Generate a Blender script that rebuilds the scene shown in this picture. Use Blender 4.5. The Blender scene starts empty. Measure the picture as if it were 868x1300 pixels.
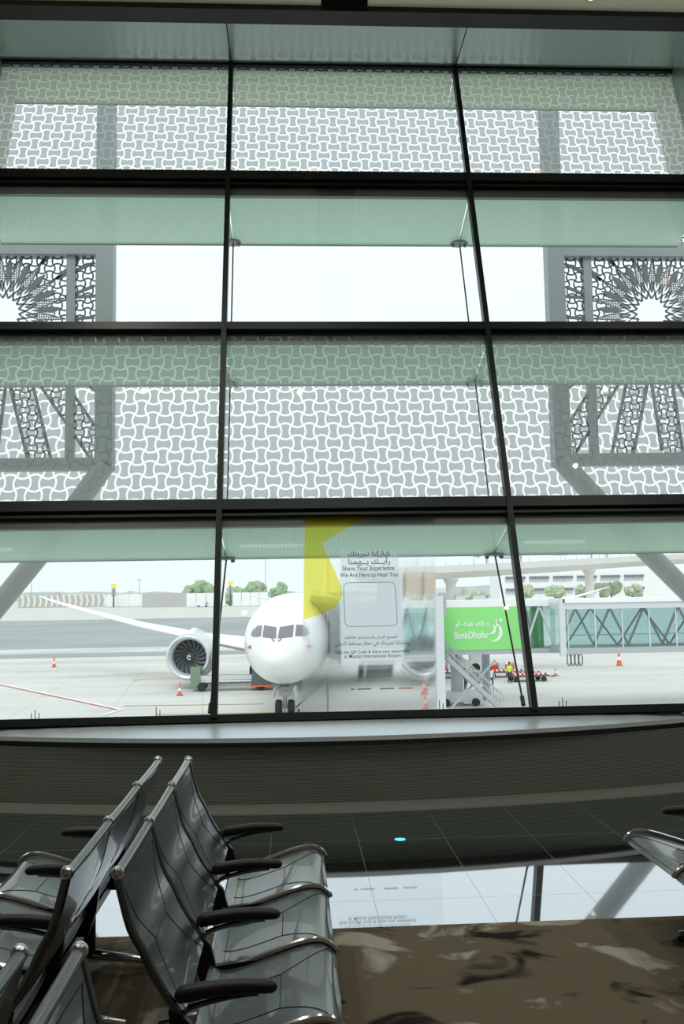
import bpy, bmesh, math, random
from mathutils import Vector, Matrix
from math import sin, cos, pi, tan, sqrt, atan2
random.seed(7)
SC = bpy.context.scene
COL = SC.collection
# ---------------------------------------------------------------- camera
cd = bpy.data.cameras.new('camera'); cam = bpy.data.objects.new('camera', cd); COL.objects.link(cam); SC.camera = cam
cd.sensor_fit = 'VERTICAL'; cd.sensor_height = 36; cd.lens = 36 * 1150 / 1300; cd.clip_end = 6000; cd.clip_start = .05
fw = Vector((0.0546, 0.9947, 0.0874)); rt = Vector((0.9984, -0.0533, -0.0165)); up = Vector((0.0117, -0.0882, 0.996))
cam.matrix_world = Matrix(((rt.x, up.x, -fw.x, 0), (rt.y, up.y, -fw.y, 0), (rt.z, up.z, -fw.z, 1.68), (0, 0, 0, 1)))
# ---------------------------------------------------------------- sky, sun, exposure
W = bpy.data.worlds.new('overcast'); SC.world = W; W.use_nodes = True
nt = W.node_tree; nt.nodes.clear()
wo = nt.nodes.new('ShaderNodeOutputWorld'); bg = nt.nodes.new('ShaderNodeBackground'); rp = nt.nodes.new('ShaderNodeValToRGB')
tc = nt.nodes.new('ShaderNodeTexCoord'); sp = nt.nodes.new('ShaderNodeSeparateXYZ')
nt.links.new(tc.outputs['Generated'], sp.inputs[0]); nt.links.new(sp.outputs['Z'], rp.inputs[0])
nt.links.new(rp.outputs[0], bg.inputs[0]); nt.links.new(bg.outputs[0], wo.inputs[0])
rp.color_ramp.elements[0].position = 0.0; rp.color_ramp.elements[0].color = (.80, .89, .90, 1)
rp.color_ramp.elements[1].position = .4; rp.color_ramp.elements[1].color = (.87, .95, 1.0, 1)
bg.inputs[1].default_value = 1.08
sl = bpy.data.lights.new('sun', 'SUN'); sl.energy = 1.0; sl.angle = .6; sl.color = (1, .97, .92)
so = bpy.data.objects.new('sun', sl); COL.objects.link(so); so.rotation_euler = (math.radians(38), math.radians(-12), 0)
SC.view_settings.view_transform = 'Standard'; SC.view_settings.look = 'None'; SC.view_settings.gamma = 1
SC.view_settings.exposure = 0.14; SC.view_settings.use_curve_mapping = False
try:
    SC.cycles.max_bounces = 14; SC.cycles.transparent_max_bounces = 24; SC.cycles.diffuse_bounces = 4
    SC.cycles.use_denoising = True; SC.cycles.sample_clamp_indirect = 4
except Exception: pass

# ---------------------------------------------------------------- materials
def mat(name, col, rough=.6, metal=0., spec=.5, emit=None, estr=0, ior=None, alpha=None, noise=None, bump=None, coat=0):
    m = bpy.data.materials.new(name); m.use_nodes = True; b = m.node_tree.nodes['Principled BSDF']; n = m.node_tree
    b.inputs['Base Color'].default_value = (*col, 1); b.inputs['Roughness'].default_value = rough; b.inputs['Metallic'].default_value = metal
    b.inputs['Specular IOR Level'].default_value = spec
    if ior: b.inputs['IOR'].default_value = ior
    if coat: b.inputs['Coat Weight'].default_value = coat
    if emit: b.inputs['Emission Color'].default_value = (*emit, 1); b.inputs['Emission Strength'].default_value = estr
    if noise:   # (scale, other colour)
        t = n.nodes.new('ShaderNodeTexCoord'); x = n.nodes.new('ShaderNodeTexNoise'); r = n.nodes.new('ShaderNodeValToRGB')
        x.inputs['Scale'].default_value = noise[0]; x.inputs['Detail'].default_value = 5
        r.color_ramp.elements[0].position = .35; r.color_ramp.elements[1].position = .65
        r.color_ramp.elements[0].color = (*col, 1); r.color_ramp.elements[1].color = (*noise[1], 1)
        n.links.new(t.outputs['Object'], x.inputs['Vector']); n.links.new(x.outputs['Fac'], r.inputs[0]); n.links.new(r.outputs[0], b.inputs['Base Color'])
    if bump:
        t = n.nodes.new('ShaderNodeTexCoord'); x = n.nodes.new('ShaderNodeTexNoise'); x.inputs['Scale'].default_value = bump[0]
        q = n.nodes.new('ShaderNodeBump'); q.inputs['Strength'].default_value = bump[1]; q.inputs['Distance'].default_value = .01
        n.links.new(t.outputs['Object'], x.inputs['Vector']); n.links.new(x.outputs['Fac'], q.inputs['Height']); n.links.new(q.outputs[0], b.inputs['Normal'])
    return m
class NB:      # tiny node-math builder
    def __init__(s, m): s.t = m.node_tree; s.n = s.t.nodes; s.l = s.t.links
    def m(s, op, a, b=None, c=None, clamp=False):
        x = s.n.new('ShaderNodeMath'); x.operation = op; x.use_clamp = clamp
        for i, v in enumerate((a, b, c)):
            if v is None: continue
            if isinstance(v, (int, float)): x.inputs[i].default_value = v
            else: s.l.new(v, x.inputs[i])
        return x.outputs[0]
    def pos(s):
        g = s.n.new('ShaderNodeNewGeometry'); q = s.n.new('ShaderNodeSeparateXYZ'); s.l.new(g.outputs['Position'], q.inputs[0]); return q.outputs
    def obj(s):
        g = s.n.new('ShaderNodeTexCoord'); q = s.n.new('ShaderNodeSeparateXYZ'); s.l.new(g.outputs['Object'], q.inputs[0]); return q.outputs
    def uv(s):
        g = s.n.new('ShaderNodeTexCoord'); q = s.n.new('ShaderNodeSeparateXYZ'); s.l.new(g.outputs['UV'], q.inputs[0]); return q.outputs
    def ramp(s, fac, stops, interp='LINEAR'):
        r = s.n.new('ShaderNodeValToRGB'); e = r.color_ramp.elements; r.color_ramp.interpolation = interp
        while len(e) < len(stops): e.new(.5)
        for i, (p, c) in enumerate(stops): e[i].position = p; e[i].color = (*c, 1)
        s.l.new(fac, r.inputs[0]); return r.outputs[0]
    def noise(s, scale, detail=4, vec=None, dist=0):
        x = s.n.new('ShaderNodeTexNoise'); x.inputs['Scale'].default_value = scale; x.inputs['Detail'].default_value = detail; x.inputs['Distortion'].default_value = dist
        if vec is not None: s.l.new(vec, x.inputs['Vector'])
        return x.outputs['Fac']
    def mixc(s, f, a, b):
        x = s.n.new('ShaderNodeMix'); x.data_type = 'RGBA'
        if isinstance(f, (int, float)): x.inputs[0].default_value = f
        else: s.l.new(f, x.inputs[0])
        for i, v in ((6, a), (7, b)):
            if isinstance(v, tuple): x.inputs[i].default_value = (*v, 1)
            else: s.l.new(v, x.inputs[i])
        return x.outputs[2]
def dogbone(nb, U, V, cw, ch, amp, hw):
    """1 on the lines of the interlocking bone tessellation, 0 in its cells; U,V metres."""
    x = nb.m('DIVIDE', U, cw); y = nb.m('DIVIDE', V, ch)
    sx = nb.m('SINE', nb.m('MULTIPLY', x, pi)); sy = nb.m('SINE', nb.m('MULTIPLY', y, pi))
    cx = nb.m('COSINE', nb.m('MULTIPLY', x, pi)); cy = nb.m('COSINE', nb.m('MULTIPLY', y, pi))
    u = nb.m('SUBTRACT', x, nb.m('MULTIPLY', nb.m('MULTIPLY', cx, sy), amp))
    v = nb.m('ADD', y, nb.m('MULTIPLY', nb.m('MULTIPLY', cy, sx), amp))
    du = nb.m('ABSOLUTE', nb.m('SUBTRACT', u, nb.m('ROUND', u))); dv = nb.m('ABSOLUTE', nb.m('SUBTRACT', v, nb.m('ROUND', v)))
    d = nb.m('MINIMUM', du, dv)
    return nb.m('LESS_THAN', d, hw)
def shader_mat(name):
    m = bpy.data.materials.new(name); m.use_nodes = True; m.node_tree.nodes.clear()
    nb = NB(m); out = nb.n.new('ShaderNodeOutputMaterial'); return m, nb, out
def node(nb, kind, **kw):
    x = nb.n.new(kind)
    for k, v in kw.items():
        i = x.inputs[k.replace('_', ' ')]
        if hasattr(v, 'is_linked') or hasattr(v, 'links'): nb.l.new(v, i)
        else: i.default_value = v
    return x.outputs[0]
def mixs(nb, f, a, b):
    x = nb.n.new('ShaderNodeMixShader')
    if isinstance(f, (int, float)): x.inputs[0].default_value = f
    else: nb.l.new(f, x.inputs[0])
    nb.l.new(a, x.inputs[1]); nb.l.new(b, x.inputs[2]); return x.outputs[0]
def glass_mat(name, tint, refl=.06):
    m, nb, out = shader_mat(name)
    t = node(nb, 'ShaderNodeBsdfTransparent', Color=(*tint, 1)); g = node(nb, 'ShaderNodeBsdfGlossy', Roughness=.01)
    lw = nb.n.new('ShaderNodeFresnel'); lw.inputs[0].default_value = 1.5
    nb.l.new(mixs(nb, nb.m('MULTIPLY', lw.outputs[0], refl / .04), t, g), out.inputs[0]); return m
M = {}
M['glass'] = glass_mat('clear_glass', (.97, .99, .98), .045)
# fritted glazing: grey ceramic dots fill the cells, the lines between stay clear
def frit(name, cw, ch, amp, hw, cell, fac, refl=.045):
    m, nb, out = shader_mat(name); U, V, _ = nb.uv()
    L = dogbone(nb, U, V, cw, ch, amp, hw)
    clear = node(nb, 'ShaderNodeBsdfTransparent', Color=(1, 1, 1, 1))
    thru = node(nb, 'ShaderNodeBsdfTransparent', Color=(1, 1, 1, 1)); tr = node(nb, 'ShaderNodeBsdfTranslucent', Color=(*cell, 1))
    c = mixs(nb, fac, thru, tr); s = mixs(nb, L, c, clear)
    g = node(nb, 'ShaderNodeBsdfGlossy', Roughness=.01); f = nb.n.new('ShaderNodeFresnel'); f.inputs[0].default_value = 1.5
    nb.l.new(mixs(nb, nb.m('MULTIPLY', f.outputs[0], refl / .04), s, g), out.inputs[0]); return m
M['frit'] = frit('fritted_glass', .118, .136, .2, .1, (.36, .40, .385), .66)
m, nb, out = shader_mat('green_frit_glass'); U, V, _ = nb.uv()
L = dogbone(nb, U, V, .036, .036, .2, .14)
tr = node(nb, 'ShaderNodeBsdfTranslucent', Color=nb.mixc(L, (.70, .84, .74), (.90, .97, .91)))
df = node(nb, 'ShaderNodeBsdfDiffuse', Color=nb.mixc(L, (.68, .80, .71), (.88, .95, .90)))
th = node(nb, 'ShaderNodeBsdfTransparent', Color=(.78, .95, .86, 1)); gl = node(nb, 'ShaderNodeBsdfGlossy', Roughness=.08)
nb.l.new(mixs(nb, .05, mixs(nb, .22, mixs(nb, .30, tr, df), th), gl), out.inputs[0]); M['shelf'] = m
M['mull'] = mat('mullion_dark_green', (.006, .016, .014), .4, 0, .3)
M['mull2'] = mat('transom_grey_green', (.20, .23, .21), .4, .3)
M['reveal'] = mat('reveal_panel', (.42, .50, .47), .26, .55, bump=(1.2, .02))
M['dark'] = mat('dark_trim', (.02, .018, .015), .6)
M['ceil'] = mat('ceiling_beige', (.93, .84, .68), .8, noise=(40, (.88, .79, .63)))
M['wall'] = mat('wall_beige', (.30, .27, .22), .8)
M['sill'] = mat('sill_metal', (.78, .88, .95), .36, .55)
M['strip'] = mat('base_strip_metal', (.30, .34, .30), .4, .5)
M['louvre'] = mat('duct_front', (.14, .15, .125), .7)
nb = NB(M['louvre']); P = nb.pos(); f = nb.m('FRACT', nb.m('MULTIPLY', P[2], 62)); b = M['louvre'].node_tree.nodes['Principled BSDF']
nb.l.new(nb.mixc(nb.m('LESS_THAN', f, .35), (.17, .20, .165), (.045, .06, .05)), b.inputs['Base Color'])
# polished stone floor
m = mat('polished_black_tile', (.012, .016, .017), .03, 0, .5, ior=2.6); nb = NB(m); P = nb.pos(); b = m.node_tree.nodes['Principled BSDF']
fx = nb.m('FRACT', nb.m('DIVIDE', nb.m('SUBTRACT', P[0], .417), .59)); fy = nb.m('FRACT', nb.m('DIVIDE', nb.m('SUBTRACT', P[1], 5.08), 1.2))
seam_b = b; seam = nb.m('MAXIMUM', nb.m('LESS_THAN', fx, .007), nb.m('LESS_THAN', fy, .004))
nb.l.new(nb.mixc(seam, nb.ramp(nb.noise(9, 6), [(.3, (.008, .011, .012)), (.75, (.03, .036, .036))]), (.11, .13, .13)), b.inputs['Base Color'])
nb.l.new(nb.m('ADD', nb.m('MULTIPLY', seam, .45), .035), b.inputs['Roughness'])
lw = nb.n.new('ShaderNodeLayerWeight'); lw.inputs[0].default_value = .5
gls = node(nb, 'ShaderNodeBsdfGlossy', Color=(.93, .97, 1, 1), Roughness=.03); mo = nb.n['Material Output']
fc = nb.m('MULTIPLY', nb.m('POWER', lw.outputs['Facing'], 1.1), nb.m('SUBTRACT', .86, nb.m('MULTIPLY', seam, .35)))
nb.l.new(mixs(nb, fc, b.outputs[0], gls), mo.inputs[0]); M['tile'] = m
# carpet
m = mat('patterned_carpet', (.06, .05, .035), .95, 0, .1); nb = NB(m); b = m.node_tree.nodes['Principled BSDF']
g = nb.n.new('ShaderNodeNewGeometry'); mp = nb.n.new('ShaderNodeMapping'); nb.l.new(g.outputs['Position'], mp.inputs[0]); mp.inputs['Rotation'].default_value = (0, 0, .5); mp.inputs['Scale'].default_value = (1.0, 1.25, 1)
n1 = nb.noise(2.6, 7, mp.outputs[0], .9); n2 = nb.noise(2.6, 7, g.outputs['Position'], .8); n3 = nb.noise(160, 2, g.outputs['Position'])
base = nb.mixc(n3, (.09, .078, .052), (.175, .152, .105))
dark = nb.ramp(n1, [(.33, (1, 1, 1)), (.41, (0, 0, 0))]); lite = nb.ramp(n2, [(.56, (0, 0, 0)), (.62, (1, 1, 1))])
c = nb.mixc(lite, base, nb.mixc(n3, (.27, .26, .21), (.42, .41, .34))); c = nb.mixc(dark, c, (.018, .014, .012)); nb.l.new(c, b.inputs['Base Color'])
bp = nb.n.new('ShaderNodeBump'); bp.inputs['Strength'].default_value = .5; bp.inputs['Distance'].default_value = .004; nb.l.new(n3, bp.inputs['Height']); nb.l.new(bp.outputs[0], b.inputs['Normal']); M['carpet'] = m
# chairs
M['vinyl'] = mat('black_vinyl', (.05, .066, .068), .30, 0, .6, ior=1.85, bump=(260, .1), coat=.5)
M['seam'] = mat('seam_groove', (.006, .007, .008), .5)
M['chrome'] = mat('polished_aluminium', (.62, .62, .64), .12, 1)
M['rib'] = mat('dark_aluminium', (.20, .23, .24), .22, 1)
M['arm'] = mat('arm_black', (.005, .007, .010), .48, 0, .35)
M['steel'] = mat('black_steel', (.006, .006, .007), .35, 0, .4)
M['lamp'] = mat('downlight', (1, .8, .5), .5, emit=(1, .55, .22), estr=5)
M['tube'] = mat('linear_light', (1, 1, 1), .5, emit=(1, .97, .92), estr=2.5)
M['teal'] = mat('teal_glint', (.1, .6, .6), .4, emit=(.10, .75, .78), estr=1.0)  # glow stands in for a teal reflection on the floor, no lamp there
# outside
M['frame'] = mat('steel_frame', (.28, .33, .335), .5, .1, noise=(.8, (.32, .37, .37)))
m, nb, out = shader_mat('canopy_panel')
nb.l.new(mixs(nb, .5, node(nb, 'ShaderNodeBsdfTranslucent', Color=(.80, .86, .74, 1)), node(nb, 'ShaderNodeBsdfDiffuse', Color=(.80, .84, .74, 1))), out.inputs[0]); M['canopy'] = m
M['pipe'] = mat('strut_grey', (.34, .36, .35), .5, noise=(1.5, (.38, .40, .39)))
M['fin'] = mat('fin_panel', (.82, .84, .78), .6)
M['latt'] = mat('lattice_metal', (.16, .19, .20), .6)
M['white'] = mat('aircraft_white', (.86, .87, .86), .22, 0, .5)
M['cowl'] = mat('cowl_grey', (.66, .69, .71), .25, .1)
M['lip'] = mat('cowl_lip', (.72, .75, .78), .2, .7)
M['pane'] = mat('cockpit_pane', (.20, .20, .21), .15, 0, .8)
M['fan'] = mat('fan_blade', (.30, .33, .34), .3, .5)
M['fandark'] = mat('duct_dark', (.10, .115, .12), .5)
M['tyre'] = mat('tyre', (.03, .032, .035), .8)
M['gear'] = mat('gear_grey', (.42, .43, .43), .5)
M['red'] = mat('red_paint', (.75, .05, .03), .5); M['orange'] = mat('cone_orange', (.85, .14, .06), .5)
M['green'] = mat('sign_green', (.27, .74, .22), .5); M['gflag'] = mat('flag_green', (.05, .4, .12), .5)
M['wp'] = mat('white_paint', (.85, .87, .87), .5); M['grey'] = mat('bridge_grey', (.42, .45, .47), .5); M['lgrey'] = mat('bridge_light', (.62, .65, .67), .5)
M['dgrey'] = mat('dark_grey', (.12, .13, .135), .6); M['tan'] = mat('tan_box', (.55, .46, .38), .6)
M['concr'] = mat('overpass_concrete', (.72, .71, .68), .8); M['hivis'] = mat('hivis', (.62, .85, .12), .7); M['yel'] = mat('beacon_yellow', (.85, .8, .15), .6)
M['skin'] = mat('skin', (.30, .17, .11), .6); M['hair'] = mat('hair', (.015, .012, .01), .6); M['navy'] = mat('trousers', (.03, .035, .05), .8); M['shirt'] = mat('shirt', (.75, .76, .78), .8)
M['leaf'] = mat('leaf', (.26, .38, .22), .8, noise=(.7, (.42, .52, .36))); M['leaf2'] = mat('leaf_pale', (.40, .50, .34), .8, noise=(.7, (.55, .62, .46))); M['bark'] = mat('bark', (.3, .25, .2), .9)
M['haze'] = mat('haze_tinted_land', (.62, .66, .64), 1, 0, 0, noise=(.01, (.70, .73, .71)))  # haze over the far land is put into its pale colour
M['fence'] = mat('fence_panel', (.78, .76, .70), .8); M['fenced'] = mat('fence_gap', (.50, .50, .48), .8)
M['btg'] = glass_mat('bridge_glass', (.79, .89, .89), .09)
M['text'] = mat('decal_black', (.02, .02, .025), .6)
M['cable'] = mat('cable_steel', (.05, .055, .05), .4, .5)
m, nb, out = shader_mat('yellow_film')
nb.l.new(mixs(nb, .12, node(nb, 'ShaderNodeBsdfTransparent', Color=(1, .96, .46, 1)), node(nb, 'ShaderNodeBsdfTranslucent', Color=(.9, .85, .15, 1))), out.inputs[0]); M['yfilm'] = m
m, nb, out = shader_mat('frosted_film')
rf = node(nb, 'ShaderNodeBsdfRefraction', Color=(.98, .99, 1, 1), Roughness=.2, IOR=1.02)
nb.l.new(mixs(nb, .05, mixs(nb, .25, rf, node(nb, 'ShaderNodeBsdfTransparent', Color=(1, 1, 1, 1))), node(nb, 'ShaderNodeBsdfTranslucent', Color=(.9, .92, .95, 1))), out.inputs[0]); M['film'] = m
m, nb, out = shader_mat('white_film')
nb.l.new(mixs(nb, .20, node(nb, 'ShaderNodeBsdfTransparent', Color=(1, 1, 1, 1)), node(nb, 'ShaderNodeBsdfTranslucent', Color=(.90, .96, 1, 1))), out.inputs[0]); M['wfilm'] = m
# apron concrete with joints, stains; asphalt taxiway
m = mat('apron_concrete', (.6, .6, .56), .85, 0, .2); nb = NB(m); b = m.node_tree.nodes['Principled BSDF']; P = nb.pos()
g = nb.n.new('ShaderNodeNewGeometry'); mp = nb.n.new('ShaderNodeMapping'); nb.l.new(g.outputs['Position'], mp.inputs[0]); mp.inputs['Scale'].default_value = (.35, 1, 1)
n1 = nb.noise(.16, 6, mp.outputs[0], .6)
jx = nb.m('LESS_THAN', nb.m('FRACT', nb.m('DIVIDE', nb.m('ADD', P[0], nb.m('MULTIPLY', P[1], .1)), 6.2)), .018); jy = nb.m('LESS_THAN', nb.m('FRACT', nb.m('DIVIDE', nb.m('SUBTRACT', P[1], nb.m('MULTIPLY', P[0], .1)), 6.2)), .03)
c = nb.ramp(n1, [(.3, (.50, .51, .48)), (.45, (.60, .61, .57)), (.7, (.68, .68, .63))])
c = nb.mixc(nb.m('MULTIPLY', nb.m('MAXIMUM', jx, jy), .35), c, (.36, .37, .35)); nb.l.new(c, b.inputs['Base Color']); M['apron'] = m
M['asphalt'] = mat('taxiway_asphalt', (.30, .335, .33), .9, noise=(.05, (.36, .395, .39)))
M['ledge'] = mat('roof_ledge', (.50, .50, .45), .8)

# ---------------------------------------------------------------- mesh helpers
class MB:
    def __init__(s): s.v = []; s.f = []; s.mi = []; s.uv = None
    def add(s, vs, fs, mi=0):
        o = len(s.v); s.v += [tuple(v) for v in vs]; s.f += [tuple(i + o for i in f) for f in fs]; s.mi += [mi] * len(fs); return s
    def box(s, x0, x1, y0, y1, z0, z1, mi=0, T=None):
        vs = [Vector(p) for p in ((x0, y0, z0), (x1, y0, z0), (x1, y1, z0), (x0, y1, z0), (x0, y0, z1), (x1, y0, z1), (x1, y1, z1), (x0, y1, z1))]
        if T: vs = [T(v) for v in vs]
        return s.add(vs, [(0, 3, 2, 1), (4, 5, 6, 7), (0, 1, 5, 4), (1, 2, 6, 5), (2, 3, 7, 6), (3, 0, 4, 7)], mi)
    def beam(s, a, b, w, h, upv=(0, 0, 1), mi=0):
        a = Vector(a); b = Vector(b); d = (b - a).normalized(); u = Vector(upv)
        if abs(d.dot(u)) > .99: u = Vector((0, 1, 0))
        r = d.cross(u).normalized(); u = r.cross(d).normalized(); r *= w / 2; u *= h / 2
        return s.add([a - r - u, a + r - u, a + r + u, a - r + u, b - r - u, b + r - u, b + r + u, b - r + u], [(0, 3, 2, 1), (4, 5, 6, 7), (0, 1, 5, 4), (1, 2, 6, 5), (2, 3, 7, 6), (3, 0, 4, 7)], mi)
    def tube(s, pts, r, n=8, mi=0, flat=1., upv=(0, 1, 0)):
        pts = [Vector(p) for p in pts]; rings = []; N = len(pts); R = r if isinstance(r, (list, tuple)) else [r] * N
        for i, p in enumerate(pts):
            d = (pts[min(i + 1, N - 1)] - pts[max(i - 1, 0)]).normalized(); u = Vector(upv)
            if abs(d.dot(u)) > .98: u = Vector((1, 0, 0.01))
            a = d.cross(u).normalized(); b = a.cross(d).normalized()
            rings.append([p + a * cos(2 * pi * k / n) * R[i] + b * sin(2 * pi * k / n) * R[i] * flat for k in range(n)])
        return s.loft(rings, mi)
    def loft(s, rings, mi=0, cap=True):
        n = len(rings[0]); vs = [v for r in rings for v in r]; fs = []
        for i in range(len(rings) - 1):
            for k in range(n):
                k2 = (k + 1) % n; fs.append((i * n + k, i * n + k2, (i + 1) * n + k2, (i + 1) * n + k))
        if cap: fs += [tuple(range(n - 1, -1, -1)), tuple(range((len(rings) - 1) * n, len(rings) * n))]
        return s.add(vs, fs, mi)
    def lathe(s, prof, c=(0, 0, 0), axis='z', n=24, mi=0, cap=True):
        rings = []
        for (r, h) in prof:
            ring = []
            for k in range(n):
                a = 2 * pi * k / n
                p = {'z': (r * cos(a), r * sin(a), h), 'y': (r * cos(a), h, r * sin(a)), 'x': (h, r * cos(a), r * sin(a))}[axis]
                ring.append(Vector(p) + Vector(c))
            rings.append(ring)
        return s.loft(rings, mi, cap)
    def ball(s, c, r, n=12, mi=0, sc=(1, 1, 1)):
        rings = []
        for i in range(1, n // 2):
            t = pi * i / (n // 2); rings.append([Vector(c) + Vector((r * sin(t) * cos(2 * pi * k / n) * sc[0], r * sin(t) * sin(2 * pi * k / n) * sc[1], r * cos(t) * sc[2])) for k in range(n)])
        return s.loft(rings, mi)
    def prism(s, poly, d, mi=0):     # poly: 3D points, d: extrusion vector
        n = len(poly); d = Vector(d); a = [Vector(p) for p in poly]
        return s.add(a + [p + d for p in a], [tuple(range(n - 1, -1, -1)), tuple(range(n, 2 * n))] + [(i, (i + 1) % n, n + (i + 1) % n, n + i) for i in range(n)], mi)
    def build(s, name, mats, parent=None, smooth=False, loc=None, rot=None):
        me = bpy.data.meshes.new(name); me.from_pydata([tuple(v) for v in s.v], [], s.f)
        if not isinstance(mats, (list, tuple)): mats = [mats]
        for m_ in mats: me.materials.append(m_)
        if len(mats) > 1: me.polygons.foreach_set('material_index', s.mi)
        bm = bmesh.new(); bm.from_mesh(me); bmesh.ops.recalc_face_normals(bm, faces=bm.faces); bm.to_mesh(me); bm.free()
        if smooth:
            me.polygons.foreach_set('use_smooth', [True] * len(me.polygons))
            try: me.set_sharp_from_angle(angle=math.radians(40))
            except Exception: pass
        me.update(); return link(name, me, parent, loc, rot)
def link(name, me, parent=None, loc=None, rot=None):
    o = bpy.data.objects.new(name, me); COL.objects.link(o)
    if parent: o.parent = parent
    if loc: o.location = loc
    if rot: o.rotation_euler = rot
    return o
def tag(o, label=None, cat=None, group=None, kind=None):
    if label: o['label'] = label
    if cat: o['category'] = cat
    if group: o['group'] = group
    if kind: o['kind'] = kind
    return o
def thing(name, label, cat, loc=(0, 0, 0), rz=0, group=None):
    o = bpy.data.objects.new(name, None); o.empty_display_size = .1; COL.objects.link(o); o.location = loc; o.rotation_euler = (0, 0, rz)
    return tag(o, label, cat, group)
def struct(o): o['kind'] = 'structure'; return o
def sbox(name, m, *b): return struct(MB().box(*b).build(name, m))
def copy_tree(o, parent=None):
    c = o.copy(); COL.objects.link(c)
    if parent: c.parent = parent
    for ch in [x for x in bpy.data.objects if x.parent == o]: copy_tree(ch, c)
    return c
def uvmesh(name, quad, uvs, m, parent=None, thick=None):
    """quad of 4 pts with uv in metres (thin glass pane)"""
    me = bpy.data.meshes.new(name); me.from_pydata([tuple(p) for p in quad], [], [(0, 1, 2, 3)]); me.materials.append(m)
    l = me.uv_layers.new(name='UVMap')
    for i, q in enumerate(uvs): l.data[i].uv = q
    return link(name, me, parent)
def ribbon(p0, p1, hw):
    d = Vector((p1[0] - p0[0], p1[1] - p0[1])); d.normalize(); n = Vector((-d.y, d.x)) * hw; e = d * hw * .5
    return [(p0[0] - e.x + n.x, p0[1] - e.y + n.y), (p0[0] - e.x - n.x, p0[1] - e.y - n.y), (p1[0] + e.x - n.x, p1[1] + e.y - n.y), (p1[0] + e.x + n.x, p1[1] + e.y + n.y)]
def lattice(mb, x0, x1, z0, z1, cell, hw, y0, y1, keep, mi=0, amp=.2, seg=5):
    """real cut-metal bone pattern in the plane y0..y1, kept where keep(x,z)"""
    def strip(f):
        pts = [f(t / seg) for t in range(seg + 1)]
        for a, b in zip(pts, pts[1:]):
            if keep((a[0] + b[0]) / 2, (a[1] + b[1]) / 2):
                q = ribbon(a, b, hw); mb.prism([(p[0], y0, p[1]) for p in q], (0, y1 - y0, 0), mi)
    for i in range(int(x0 / cell) - 1, int(x1 / cell) + 2):
        for j in range(int(z0 / cell) - 1, int(z1 / cell) + 2):
            strip(lambda t: ((i + amp * cos(pi * i) * sin(pi * (j + t))) * cell, (j + t) * cell))
            strip(lambda t: ((i + t) * cell, (j - amp * cos(pi * j) * sin(pi * (i + t))) * cell))

# ================================================================ ROOM SHELL
AL = .3509; Y0 = 7.841; ZB = .62; ZT = 8.083; TA = tan(AL)
def FP(x, z, off=0.): return Vector((x, Y0 + (z - ZB) * TA + off * cos(AL), z - off * sin(AL)))
XL, XR = -3.418, 4.794; MX = [-.6805, 2.0565]; LV = [.62, 2.4715, 4.4236, 6.3066, 8.083]
sbox('floor', M['tile'], -7, 8, 4.68, 8.3, -.12, 0)
struct(MB().box(-7, 8, -3.2, 4.68, -.12, .006).build('floor_carpet', M['carpet']))
# curved window sill and the ribbed wall below it
def curve_strip(name, m, y_off0, y_off1, z0, z1, k=.058, c=.38, slope=0):
    rings = []
    for i in range(41):
        x = -6.9 + 14.6 * i / 40; y = 7.27 + k * (min(max(x, -3.2), 4) - c) ** 2
        ya = y + y_off0; yb = max(y_off1, ya + .05) if y_off1 > 3 else y + y_off1
        rings.append([(x, ya, z0), (x, yb, z0), (x, yb, z1 + slope), (x, ya, z1)])
    return struct(MB().loft(rings).build(name, m))
curve_strip('trim_1', M['sill'], 0, 7.9, .505, .54, slope=.06)
curve_strip('trim_2', M['dark'], .03, 7.85, .46, .504)
curve_strip('wall_front', M['louvre'], .10, 8.2, .004, .46, k=.045)
curve_strip('baseboard_front', M['strip'], -.20, .11, .0, .006, k=.045)
sbox('wall_left', M['wall'], -7.1, -6.9, -3.2, 8, 0, 8.6); sbox('wall_right', M['wall'], 7.9, 8.1, -3.2, 8, 0, 8.6); sbox('wall_back', M['wall'], -7, 8, -3.4, -3.2, 0, 8.6)
# ceiling: two beige fields with a dark slot between
mb = MB().box(-7, .38, -3.2, 9.5, 8.15, 8.3).box(.90, 8, -3.2, 9.5, 8.15, 8.3); struct(mb.build('ceiling', M['ceil']))
sbox('trim_3', M['dark'], .38, .90, -3.2, 9.5, 8.27, 8.45)
# portal: dark edge, soffit and jambs of metal panels
sbox('trim_4', M['dark'], -7, 8, 9.5, 9.76, 8.09, 8.4)
mb = MB()
for a, b_ in ((-7, MX[0] - .006), (MX[0] + .006, MX[1] + .004), (MX[1] + .016, 8)): mb.box(a, b_, 9.76, 10.62, 8.10, 8.16)
struct(mb.build('ceiling_reveal', M['reveal'])); sbox('trim_7', M['dark'], -7, 8, 9.7, 10.7, 8.161, 8.25)
for nm, x0, x1 in (('trim_5', -3.48, XL), ('trim_6', XR, XR + .08)):
    a = [FP(x0, .62, 0), FP(x0, 8.1, 0), FP(x0, 8.1, 0) - Vector((0, .85, 0)), FP(x0, .62, 0) - Vector((0, .85, 0))]
    struct(MB().prism(a, (x1 - x0, 0, 0)).build(nm, M['reveal']))
for nm, x0, x1 in (('wall_window_left', -7, -3.48), ('wall_window_right', XR + .08, 8)):
    a = [FP(x0, .62, 0), FP(x0, 8.3, 0), FP(x0, 8.3, .2), FP(x0, .62, .2)]; struct(MB().prism(a, (x1 - x0, 0, 0)).build(nm, M['wall']))
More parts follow.
